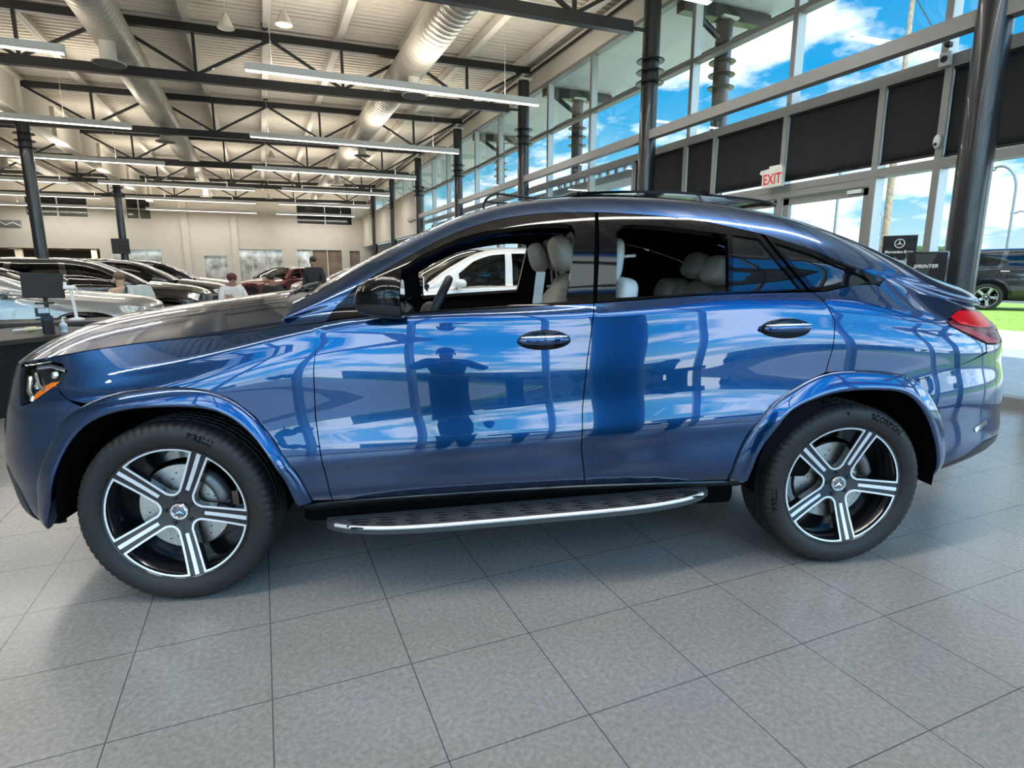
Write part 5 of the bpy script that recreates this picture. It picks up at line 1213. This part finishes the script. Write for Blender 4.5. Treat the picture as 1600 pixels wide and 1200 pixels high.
def other_car(kind, name, loc, rz, paint, label, cat='car', group=None, sc=(1, 1, 1), wheels=True, seats=None):
    r = empty(name, loc, rz, label, cat, group); r.scale = sc
    for n, me, pt in generic_parts(kind):
        o = bpy.data.objects.new(n, me); COL.objects.link(o); o.parent = r
        if pt: o.material_slots[0].link = 'OBJECT'; o.material_slots[0].material = paint
        if n == 'seats' and seats: o.material_slots[0].link = 'OBJECT'; o.material_slots[0].material = seats
    if wheels:
        for ws in wheel_src:
            c_ = ws.copy(); COL.objects.link(c_); c_.parent = r
            for g in ws.children:
                if g.name.startswith(('tire', 'spoke', 'machined', 'rim_', 'hub')):
                    d_ = g.copy(); COL.objects.link(d_); d_.parent = c_
    return r
BLACKP = mat('black_car_paint', (.010, .010, .012), .25, .3, coat=1, noise=.1)
SILVERP = mat('silver_car_paint', (.30, .31, .31), .3, .5, coat=1, noise=.03)
WHITEP = mat('white_car_paint', (.72, .72, .70), .3, 0, coat=1, noise=.03)
REDP = mat('dark_red_car_paint', (.085, .004, .006), .3, .3, coat=1, noise=.05)
GREYP = mat('grey_car_paint', (.20, .19, .175), .3, .6, coat=1, noise=.05)
PI = math.pi
other_car('coupe', 'sport_sedan', (-3.88, 8.55, 0), PI, SILVERP, 'silver low sports sedan facing right behind the black counter at left', sc=(1.03, .98, .87))
other_car('suv', 'black_suv', (-3.25, 12.15, 0), PI + .05, BLACKP, 'black SUV facing right just behind the silver sedan', group='black cars in the left row', sc=(.97, .97, .93))
other_car('suv', 'black_suv', (-2.95, 14.95, 0), PI + .05, BLACKP, 'second black car of the left row, its windshield slanting behind the first', group='black cars in the left row', sc=(.97, .97, .95))
other_car('suv', 'black_suv', (-2.75, 17.7, 0), PI + .05, BLACKP, 'farthest black car of the left row, near the seated people', group='black cars in the left row', sc=(.97, .97, .97))
other_car('suv', 'red_suv', (1.0, 26.6, 0), .9, REDP, 'dark red SUV facing left in the middle distance', sc=(.97, .97, .92))
other_car('suv', 'white_suv', (3.10, 6.05, 0), .06, WHITEP, 'white SUV seen through the front window of the blue car', sc=(.97, .95, .98))
other_car('suv', 'dark_suv', (4.6, 9.55, 0), .03, BLACKP, 'dark SUV behind the white one, nearest in the right row', group='dark cars in the right row', sc=(.95, .95, .93))
other_car('suv', 'dark_suv', (3.2, 14.7, 0), .03, GREYP, 'grey SUV second in the right row past the blue hood', group='dark cars in the right row', sc=(.95, .95, .93))
other_car('coupe', 'dark_suv', (3.2, 17.4, 0), .03, BLACKP, 'dark coupe third in the right row, beside the standing man', group='dark cars in the right row', sc=(.95, .95, .93))
other_car('suv', 'dark_suv', (3.25, 20.1, 0), .03, GREYP, 'second grey SUV, fourth in the right row', group='dark cars in the right row', sc=(.95, .95, .9))
other_car('suv', 'parked_suv', (20.98, 6.81, .28), 2.06, BLACKP, 'black SUV parked on the lawn edge outside the right window', sc=(1, 1, 1))
other_car('suv', 'dark_suv', (3.7, 22.8, 0), .03, BLACKP, 'black SUV last in the right row, partly before the red one', group='dark cars in the right row', sc=(.95, .95, .92))
# ---------- desks, screens, signs, people ----------
DESK = mat('black_laminate', (.005, .005, .006), .4, spec=.25, noise=.15)
DESKT = mat('dark_counter_top', (.028, .025, .022), .5, spec=.3, noise=.15, nscale=8)
SKIN = mat('skin_light', (.50, .30, .22), .55, noise=.06); SKIN2 = mat('skin_tan', (.32, .18, .12), .55, noise=.06)
def cloth(n, c): return mat(n, c, .8, noise=.12, nscale=40)
def desk(name, loc, rz, L, D, label):
    o = empty(name, loc, rz, label, 'desk')
    mb = MB(); mb.box((0, 0, .715), (L, D, .05), bev=.008); mb.build('desk_top', [DESKT], o)
    mb = MB(); mb.box((0, -D / 2 + .14, .345), (L - .16, .04, .69)); mb.build('front_panel', [DESK], o)
    for s in (-1, 1): mb = MB(); mb.box((s * (L / 2 - .1), .05, .345), (.04, D - .3, .69)); mb.build('side_panel', [DESK], o)
    return o
desk('counter_desk', (-2.56, 4.63, 0), math.radians(54.6), 2.2, 1.28, 'black counter desk at the left edge in front of the silver sedan')
desk('work_desk', (-2.55, 6.75, 0), 0, 1.7, .8, 'black desk right beside the silver sedan, carrying the monitor')
o = empty('monitor', (-2.62, 6.95, .74), .03, 'black desktop monitor seen from behind on the back desk', 'monitor')
mb = MB(); mb.box((0, 0, .45), (.46, .035, .33), 0, Matrix.Rotation(.03, 3, 'Y'), .008); mb.build('screen', [BLK], o); mb = MB(); mb.tube([(0, .03, .01), (0, .03, .3)], .025, 10); mb.box((0, .03, .008), (.24, .2, .016)); mb.build('stand', [BLK], o, angle=40)
o = empty('document_camera', (-2.24, 6.72, .74), 0, 'white clamp arm on a round base standing right of the black monitor', 'stand')
mb = MB(); mb.lathe([(0, .0), (.09, .0), (.09, .02), (.03, .035), (0, .035)], n=24); mb.build('base', [LAMPW], o, angle=40)
mb = MB(); mb.tube([(0, 0, .03), (-.01, 0, .2), (-.03, 0, .40)], .02, 12); mb.build('post', [LAMPW], o, angle=40)
mb = MB(); mb.box((-.03, -.01, .43), (.13, .07, .05), 0, None, .012); mb.tube([(-.08, 0, .43), (-.08, 0, .50)], .018, 8); mb.tube([(.03, 0, .43), (.06, 0, .36)], .012, 8); mb.build('clamp_head', [LAMPW], o, angle=40)
o = empty('tape_dispenser', (-2.02, 4.76, .74), .3, 'dark blue and black desk organizer standing on the counter', 'organizer')
mb = MB(); mb.box((0, 0, .09), (.10, .10, .18), 0, None, .01); mb.box((-.03, .0, .22), (.12, .09, .09), 0, None, .01); mb.build('body', [mat('navy_plastic', (.012, .018, .035), .3, noise=.2)], o)
mb = MB(); mb.box((-.02, -.048, .235), (.09, .006, .05)); mb.build('label_plate', [mat('pale_blue_label', (.45, .52, .60), .5, noise=.1)], o); mb = MB(); mb.box((.0, 0, .31), (.16, .05, .02)); mb.build('top_rail', [BLK], o)
o = empty('black_cup', (-1.99, 4.62, .74), 0, 'black cup on the counter between the organizer and the bottle', 'cup')
mb = MB(); mb.lathe([(0, 0), (.032, 0), (.04, .14), (.036, .14), (.03, .01)], n=24); mb.build('cup_body', [BLK], o, angle=40); mb = MB(); mb.lathe([(.0, .15), (.041, .148), (.041, .14)], n=24); mb.build('lid', [PLASTIC], o, angle=40)
o = empty('sanitizer_bottle', (-1.90, 4.80, .74), 0, 'clear bottle with a white pump and pale label on the counter', 'bottle')
mb = MB(); mb.lathe([(0, 0), (.036, 0), (.036, .085), (.015, .105), (.015, .115)], n=24); mb.build('bottle_body', [mat('pale_plastic', (.62, .70, .74), .15, coat=.5, noise=.05)], o, angle=40); mb = MB(); mb.lathe([(0, .115), (.014, .115), (.014, .13), (.006, .135), (.006, .155)], n=14); mb.tube([(0, 0, .155), (.03, 0, .155)], .006, 8); mb.build('pump', [LAMPW], o, angle=40)
mb = MB(); mb.lathe([(.0365, .02), (.0365, .065)], n=24); mb.build('label_band', [mat('label_blue', (.30, .45, .55), .5, noise=.3)], o, angle=40)
o = empty('paper_roll', (-2.24, 5.0, .755), .85, 'white paper roll with a yellow band lying on the counter', 'roll'); mb = MB(); mb.tube([(-.17, 0, .012), (.17, 0, .012)], .013, 12); mb.build('roll', [LAMPW], o, angle=40); mb = MB(); mb.tube([(-.05, 0, .012), (.05, 0, .012)], .024, 14); mb.build('band', [mat('pale_yellow', (.75, .70, .42), .6, noise=.05)], o, angle=40)
o['label'] = 'white paper roll with a yellow band lying on the counter'

# poster stands by the right column
SIGNB = mat('sign_black', (.006, .006, .007), .25, coat=.5, noise=.1); INK = mat('sign_white_ink', (.75, .77, .78), .5, noise=.02)
def poster(loc, rz, wd, z0, z1, label):
    o = empty('poster_stand', loc, rz, label, 'sign', 'black poster stands by the column'); h = z1 - z0
    mb = MB(); mb.lathe([(0, 0), (.16, 0), (.16, .012), (.02, .02), (0, .02)], n=28); mb.build('base', [BLK], o, angle=40)
    mb = MB(); mb.tube([(0, .02, .01), (0, .02, z0 + h * .6)], .012, 10); mb.build('pole', [STEEL], o)
    mb = MB(); mb.box((0, 0, (z0 + z1) / 2), (wd, .012, h)); p = mb.build('panel', [SIGNB], o); return o, p
o, p = poster((6.13, 1.36, 0), -1.12, .30, 1.22, 1.735, 'black poster stand with a white ring star emblem, over the blue car tail')
mb = MB(); star(mb, (0, -.0065, 1.655), (1, 0, 0), (0, 0, 1), .040, 0, .002); mb.build('star_emblem', [INK], p)
mb = MB(); text_on(mb, 'Mercedes-Benz', .040, (0, -.0065, 1.570), (1, 0, 0), (0, 0, 1)); mb.build('lettering', [INK], p)
mb = MB(); mb.box((0, -.007, 1.40), (.29, .003, .17)); mb.build('picture_field', [mat('brochure_blue', (.45, .62, .75), .4, noise=.3, nscale=18)], p)
mb = MB(); v = [(-.145, 1.50), (-.05, 1.50), (-.145, 1.45)]; mb.add([(a, -.0088, b) for a, b in v], [(0, 1, 2)]); mb.add([(.145, -.0088, 1.50), (.05, -.0088, 1.50), (.145, -.0088, 1.45)], [(0, 2, 1)]); mb.ball((.06, -.008, 1.40), (.035, .002, .022), 12, 1); mb.build('picture_print', [mat('print_grey', (.25, .26, .28), .5, noise=.1), REDL], p)
o, p = poster((6.02, 1.0, 0), -1.12, .33, 1.12, 1.555, 'black poster stand with silver frame and slanted white lettering, left of the column foot')
mb = MB(); text_on(mb, 'SPRINTER', .046, (0, -.0065, 1.42), (1, 0, .02), (.25, 0, 1), 0, True, .0015, 1.0); mb.build('lettering', [INK], p)
mb = MB(); mb.box((-.168, 0, 1.337), (.012, .02, .45)); mb.box((.168, 0, 1.337), (.012, .02, .45)); mb.box((0, 0, 1.557), (.345, .02, .008)); mb.build('frame', [CHROME], p)
mb = MB(); mb.add([(-.10, -.0066, 1.54), (.08, -.0066, 1.54), (.05, -.0066, 1.45), (-.02, -.0066, 1.2), (-.06, -.0066, 1.36)], [(0, 1, 2, 3, 4)]); mb.build('print_shape', [mat('print_dark', (.03, .034, .033), .4, noise=.4, nscale=14)], p)
# television on the far column
o = empty('television', (-5.52, 28.24, 2.17), -.05, 'black television hung on the far dark column at left', 'television'); mb = MB(); mb.box((0, 0, .33), (.68, .05, .66), 0, None, .01); s_ = mb.build('screen', [mat('tv_black', (.016, .016, .017), .5, noise=.3, nscale=3)], o)
mb = MB()
for i in range(6): mb.ball((.0 + (i % 3) * .11, -.028, .20 + (i // 3) * .14), (.05, .004, .05), 12)
mb.build('screen_image', [BLK], s_, smooth=True)
mb = MB(); mb.box((.05, .06, .33), (.2, .1, .2)); mb.build('bracket', [STEEL], o)
# wall emblem
o = empty('wall_sign', (-12.35, 38.40, 3.92), 0, 'flat grey wall sign with a pale zigzag line high on the far wall', 'sign'); mb = MB(); mb.box((-.3, 0, .1), (1.5, .05, .32)); p = mb.build('board', [mat('sign_grey', (.15, .15, .15), .6, noise=.05)], o)
mb = MB(); mb.tube([(-1.0, -.04, .2), (-.6, -.04, .25), (-.2, -.04, 0), (.1, -.04, .15), (.45, -.04, -.04)], .03, 6); mb.build('zigzag_line', [LAMPW], p)
# back room: dark display panels, columns and downlights
for i, (x0, x1, z1, d) in enumerate(((-13.6, -12.75, 2.3, 'with a grey writing line, at the left edge'), (-12.4, -11.6, 2.3, 'middle one, left of the grey column'), (-11.1, -10.4, 2.25, 'right of the grey column'), (-10.1, -9.2, 2.2, 'slim and grey, in the back room'))):
    o = empty('display_panel', ((x0 + x1) / 2, 40.6, 0), 0, 'black display panel in the back room, ' + d, 'display panel', 'display panels in the back room')
    mb = MB(); mb.box((0, 0, z1 / 2), (x1 - x0, .12, z1)); p = mb.build('panel_board', [SIGNB if i < 3 else mat('panel_grey', (.12, .12, .12), .5, noise=.2)], o); mb = MB(); mb.box((0, 0, .03), (x1 - x0 + .1, .4, .06)); mb.build('foot', [BLK], o)
    if i == 0: mb = MB(); mb.box((-.05, -.065, 1.72), (.42, .006, .05)); mb.build('writing_line', [mat('print_grey', (.25, .26, .28), .5)], p)
for x in (-12.65, -9.0):
    o = empty('room_column', (x, 40.0, 0), 0, 'pale square column in the back room ' + ('at left' if x < -10 else 'behind the black cars'), 'column'); mb = MB(); mb.box((0, 0, 1.43), (.3, .3, 2.86)); mb.build('shaft', [WALLM], o); mb = MB(); mb.box((0, 0, .06), (.34, .34, .12)); mb.build('plinth', [WALLM], o)
i = 0
for x in (-13.3, -12.0, -10.6, -9.2):
    for yy in (39.4, 41.2):
        o = empty('ceiling_downlight', (x, yy, 2.75), 0, 'round ceiling downlight in the back room, %s from the left in the %s row' % (('first', 'second', 'third', 'fourth')[i // 2], 'front' if yy < 40 else 'rear'), 'downlight', 'downlights in the back room'); i += 1
        mb = MB(); mb.lathe([(0, 0), (.22, 0)], n=24); mb.build('diffuser', [LAMPE], o); ld = bpy.data.lights.new('downlight_light', 'AREA'); ld.shape = 'DISK'; ld.size = .4; ld.energy = 22; ld.color = (1, .85, .68); lo = bpy.data.objects.new('downlight_light', ld); COL.objects.link(lo); lo.parent = o; lo.location = (0, 0, -.03); mb = MB(); mb.lathe([(.22, 0), (.25, -.01), (.26, .01)], n=24); mb.build('trim_ring', [LAMPW], o)
# planter outside at the right edge
o = empty('planter', (7.80, .66, 0), 0, 'black tapered planter just outside the glass at the right edge', 'planter'); mb = MB(); mb.lathe([(0, .02), (.15, .0), (.22, .62), (.20, .62), (.18, .5), (0, .5)], n=28); mb.build('pot', [BLK], o, angle=40); mb = MB(); mb.lathe([(0, .55), (.2, .54)], n=20); mb.build('soil', [mat('soil', (.05, .035, .025), .9, noise=.3)], o)

# chairs
def chair(x, yy, rz, label, group='chairs in the showroom'):
    o = empty('visitor_chair', (x, yy, 0), rz, label, 'chair', group)
    mb = MB(); mb.box((0, 0, .45), (.46, .46, .06), 0, None, .02); mb.build('seat', [BLK], o)
    mb = MB(); mb.box((0, -.22, .76), (.44, .04, .48), 0, Matrix.Rotation(.12, 3, 'X'), .015); mb.build('backrest', [BLK], o)
    for sx in (-.21, .21):
        for sy in (-.21, .21): mb = MB(); mb.tube([(sx, sy, .44), (sx * 1.08, sy * 1.08, 0)], .012, 8); mb.build('leg', [CHROME], o, angle=40)
        mb = MB(); mb.tube([(sx, -.21, .44), (sx, -.23, .98)], .012, 8); mb.build('back_post', [CHROME], o, angle=40)
    return o

# people: one skinned surface for the body, clothes over it
def skin_mesh(name, V, E, R, material, parent, root=0, sub=2):
    me = bpy.data.meshes.new(name); me.from_pydata(V, E, []); me.materials.append(material); o = bpy.data.objects.new(name, me); COL.objects.link(o); o.parent = parent
    md = o.modifiers.new('skin', 'SKIN'); md.use_smooth_shade = True
    sv = me.skin_vertices[0].data if me.skin_vertices else None
    if sv is None:
        bm = bmesh.new(); bm.from_mesh(me); bm.verts.layers.skin.verify(); bm.to_mesh(me); bm.free(); sv = me.skin_vertices[0].data
    for i, r in enumerate(R): sv[i].radius = r if isinstance(r, tuple) else (r, r); sv[i].use_root = (i == root)
    s = o.modifiers.new('smooth', 'SUBSURF'); s.levels = sub; s.render_levels = sub
    return o
def person(loc, rz, label, J, skin, shirt, pants, hair, sleeve=1.0, group=None, hair_r=1.0):
    """J: joints in the person's frame (faces +y): pelvis chest neck head, then L/R shoulder elbow wrist hip knee ankle toe"""
    o = empty('person', loc, rz, label, 'person', group)
    j = {k: Vector(v) for k, v in J.items()}
    names = ['pelvis', 'belly', 'chest', 'neck', 'headlow', 'head'] + [s + p for s in 'LR' for p in ('shoulder', 'elbow', 'wrist', 'palm', 'hip', 'knee', 'ankle', 'toe')]
    j['belly'] = j['pelvis'].lerp(j['chest'], .5); j['headlow'] = j['neck'].lerp(j['head'], .45)
    for s in 'LR': j[s + 'palm'] = j[s + 'wrist'] + (j[s + 'wrist'] - j[s + 'elbow']).normalized() * .07
    rad = dict(pelvis=(.15, .11), belly=(.145, .105), chest=(.165, .115), neck=.055, headlow=.075, head=(.08, .098), shoulder=.062, elbow=.042, wrist=.03, palm=(.04, .018), hip=.088, knee=.06, ankle=.042, toe=.035)
    V = [tuple(j[n]) for n in names]; ix = {n: i for i, n in enumerate(names)}
    R = [rad[n.lstrip('LR')] for n in names]
    E = [('pelvis', 'belly'), ('belly', 'chest'), ('chest', 'neck'), ('neck', 'headlow'), ('headlow', 'head')]
    for s in 'LR': E += [('chest', s + 'shoulder'), (s + 'shoulder', s + 'elbow'), (s + 'elbow', s + 'wrist'), (s + 'wrist', s + 'palm'), ('pelvis', s + 'hip'), (s + 'hip', s + 'knee'), (s + 'knee', s + 'ankle'), (s + 'ankle', s + 'toe')]
    V2, R2, E2 = list(V), list(R), [(ix[a], ix[b]) for a, b in E]
    # fingers: five short chains rooted in each palm
    fw = (j['head'] - j['neck']).normalized()
    for s in 'LR':
        p = j[s + 'palm']; d = (p - j[s + 'wrist']).normalized(); side = d.cross(Vector((0, 1, 0)) if abs(d.y) < .8 else Vector((1, 0, 0))).normalized(); dn = side.cross(d).normalized()
        for k, L in enumerate((.062, .072, .076, .070, .056)):
            if k == 0: a = p - d * .03 + side * .035; b_ = a + (d * .5 + side * .6) * .045
            else: a = p + d * .03 + side * (.036 - .018 * k); b_ = a + (d * .8 - dn * .5) * L
            i0 = len(V2); V2 += [tuple(a), tuple(b_)]; R2 += [.0095, .0075]; E2 += [(ix[s + 'palm'], i0), (i0, i0 + 1)]
    skin_mesh('body', V2, E2, R2, skin, o)
    def part(name, seq, grow, material):
        ns = []; es = []
        for a, b in seq:
            for q in (a, b):
                if q not in ns: ns.append(q)
            es.append((ns.index(a), ns.index(b)))
        rr = []
        for n in ns:
            r = rad[n.lstrip('LR')]; rr.append((r[0] + grow, r[1] + grow) if isinstance(r, tuple) else r + grow)
        skin_mesh(name, [tuple(j[n]) for n in ns], es, rr, material, o)
    arms = [e for s in 'LR' for e in (('chest', s + 'shoulder'), (s + 'shoulder', s + 'elbow')) + (((s + 'elbow', s + 'wrist'),) if sleeve >= 1 else ())]
    part('shirt', [('pelvis', 'belly'), ('belly', 'chest'), ('chest', 'neck')] + arms, .03, shirt)
    part('trousers', [e for s in 'LR' for e in (('pelvis', s + 'hip'), (s + 'hip', s + 'knee'), (s + 'knee', s + 'ankle'))], .026, pants)
    for s in 'LR':
        mb = MB(); a, b_ = j[s + 'ankle'], j[s + 'toe']; mb.tube([a + (a - b_) * .25 - Vector((0, 0, .02)), (a + b_) / 2, b_, b_ + (b_ - a) * .15], [.045, .05, .045, .02], 12, flat=.8); mb.build('shoe', [BLK], o, smooth=True)
    H = j['head']; up = (j['head'] - j['neck']).normalized()
    mb = MB(); mb.ball(H + up * .03 - Vector((0, .018, 0)), (.088 * hair_r, .100 * hair_r, .088), 18); mb.build('hair', [hair], o, smooth=True)
    mb = MB(); f0 = H - up * .03 + Vector((0, .095, 0)); mb.ball(f0 + Vector((0, .005, -.005)), (.014, .02, .024), 10, 0); 
    for s in (-1, 1): mb.ball(f0 + Vector((.032 * s, -.006, .03)), (.012, .008, .008), 8, 1); mb.ball(H - up * .02 + Vector((.085 * s, -.005, -.01)), (.012, .022, .032), 10, 0)
    mb.ball(f0 + Vector((0, -.008, -.045)), (.026, .008, .008), 8, 2); mb.build('face', [skin, mat('eye_dark', (.02, .015, .012), .2, noise=.1), mat('lip', (.35, .14, .12), .5, noise=.05)], o, smooth=True)
    return o
def standing(**k):
    J = dict(pelvis=(0, 0, .98), chest=(0, .0, 1.32), neck=(0, 0, 1.50), head=(0, .02, 1.66))
    for s, x in (('L', -1), ('R', 1)):
        J.update({s + 'shoulder': (.19 * x, 0, 1.42), s + 'elbow': (.25 * x, -.02, 1.14), s + 'wrist': (.24 * x, .10, .92), s + 'hip': (.095 * x, 0, .92), s + 'knee': (.10 * x, .02, .50), s + 'ankle': (.11 * x, -.02, .09), s + 'toe': (.13 * x, .14, .045)})
    J.update(k); return J
def sitting(**k):
    J = dict(pelvis=(0, 0, .54), chest=(0, .06, .90), neck=(0, .09, 1.08), head=(0, .12, 1.24))
    for s, x in (('L', -1), ('R', 1)):
        J.update({s + 'shoulder': (.19 * x, .06, 1.0), s + 'elbow': (.25 * x, .18, .76), s + 'wrist': (.14 * x, .40, .80), s + 'hip': (.10 * x, .04, .54), s + 'knee': (.13 * x, .44, .52), s + 'ankle': (.13 * x, .42, .10), s + 'toe': (.14 * x, .58, .045)})
    J.update(k); return J
DARKH = mat('dark_hair', (.015, .011, .009), .5, noise=.3, nscale=60); BROWNH = mat('grey_brown_hair', (.16, .10, .07), .6, noise=.3, nscale=60)
ph = standing(Lelbow=(-.33, .16, 1.20), Relbow=(.33, .16, 1.20), Lwrist=(-.12, .37, 1.33), Rwrist=(.12, .37, 1.33), head=(0, .04, 1.66))
person((-.1096, -3.1664, 0), -.40061, 'person in dark clothes behind the camera holding a phone up with both hands', ph, SKIN2, cloth('dark_jacket', (.015, .017, .022)), cloth('dark_trousers', (.012, .013, .018)), DARKH)
o = empty('phone', (CAM.x - fwd.x * .016, CAM.y - fwd.y * .016, 1.361), -.40061, 'black phone held up by the person behind the camera', 'phone'); mb = MB(); mb.box((0, 0, 0), (.155, .008, .074), 0, None, .003); mb.build('phone_body', [GLOSSB], o); mb = MB(); mb.box((0, -.0045, 0), (.145, .001, .066)); mb.build('phone_screen', [mat('screen_glow', (.05, .06, .08), .1, emit=(.3, .4, .5), estr=.4, noise=.02)], o)
person((-2.28, 10.12, 0), .75, 'person in a beige shirt sitting behind the silver sedan hood, seen from behind', sitting(head=(0, .12, 1.27), Relbow=(.27, .26, .86), Rwrist=(.13, .26, 1.12), Lwrist=(-.14, .30, .72), Lelbow=(-.26, .10, .76)), SKIN, cloth('beige_shirt', (.50, .36, .26)), cloth('grey_trousers', (.05, .05, .055)), BROWNH)
chair(-2.24, 10.08, .75, 'black chair with chrome legs under the person in the beige shirt')
o = empty('draped_jacket', (-2.02, 9.92, .10), .75, 'pale grey jacket draped over the chair back behind the person in beige', 'jacket')
mb = MB(); v = []; f = []; n = 24; prof = [(.10, .80), (.085, .95), (.055, 1.02), (.0, 1.045), (-.05, 1.02), (-.08, .9), (-.10, .72), (-.11, .58)]
for k in range(n + 1):
    x = -.25 + .5 * k / n
    for q, (a, b_) in enumerate(prof): v.append((x * (1 - .1 * (q in (2, 3, 4))), a + .012 * math.sin(x * 40 + q) * (q != 3), b_ - .35 * x * x + .01 * math.sin(x * 23)))
f = [(k * 8 + q, (k + 1) * 8 + q, (k + 1) * 8 + q + 1, k * 8 + q + 1) for k in range(n) for q in range(7)]
mb.add(v, f); ob = mb.build('cloth', [cloth('pale_jacket', (.46, .50, .50))], o, smooth=True); md = ob.modifiers.new('thick', 'SOLIDIFY'); md.thickness = .008
mb = MB(); mb.tube([(-.16, -.13, .60), (-.18, -.12, .78), (-.2, -.08, .96)], [.03, .04, .045], 10); mb.build('sleeve', [cloth('pale_jacket', (.46, .50, .50))], o, smooth=True)
person((-.52, 11.0, 0), -2.9, 'person in a white shirt and maroon cap sitting near the far black cars', sitting(Lwrist=(.05, .30, .86), Rwrist=(-.05, .32, .82)), SKIN2, cloth('white_shirt', (.62, .60, .60)), cloth('black_trousers', (.012, .012, .014)), cloth('maroon_cap', (.09, .02, .025)), hair_r=1.15)
chair(-.52, 11.03, -2.9, 'black chair under the person in the white shirt')
person((.32, 11.5, 0), 2.6, 'person in black sitting right of the one in the white shirt', sitting(), SKIN2, cloth('black_shirt', (.015, .015, .017)), cloth('black_trousers', (.012, .012, .014)), DARKH)
chair(.35, 11.52, 2.6, 'black chair under the person in black')
chair(1.0, 11.9, 2.2, 'empty black chair with bright chrome legs, right of the person in black'); chair(-.05, 12.6, 2.0, 'empty black chair farther back, before the red SUV')
person((1.33, 13.3, 0), 2.7, 'person with black hair and dark shirt standing by the right row of cars', standing(), SKIN2, cloth('navy_shirt', (.02, .022, .03)), cloth('dark_trousers', (.012, .013, .018)), DARKH)
# things behind the camera that the car's side mirrors back
o = empty('kiosk_tower', (1.44, -3.95, 0), -.1, 'tall dark rounded kiosk behind the camera, reflected in the rear door', 'kiosk'); mb = MB(); mb.lathe([(0, 0), (.27, 0), (.27, 2.3), (0, 2.3)], n=36); mb.build('tower_body', [DESK], o, angle=40); mb = MB(); mb.box((0, .265, 1.5), (.3, .02, .5)); mb.build('screen', [GLOSSB], o)
for x, yy, d in ((2.0, -3.55, 'reflected in the rear door'), (.42, -3.75, 'behind the camera, reflected in the front door')):
    o = empty('pedestal_table', (x, yy, 0), 0, 'dark pedestal table ' + d, 'table', 'pedestal tables behind the camera'); mb = MB(); mb.lathe([(0, .94), (.25 if x > 1 else .36, .94), (.25 if x > 1 else .36, .98), (0, .98)], n=32); mb.build('table_top', [DESK], o, angle=40); mb = MB(); mb.lathe([(.10, .94), (.07, .6), (.06, .02)], n=24); mb.build('stem', [DESK], o, angle=40); mb = MB(); mb.lathe([(0, 0), (.24, 0), (.24, .015), (.07, .04)], n=28); mb.build('foot', [STEEL], o, angle=40)
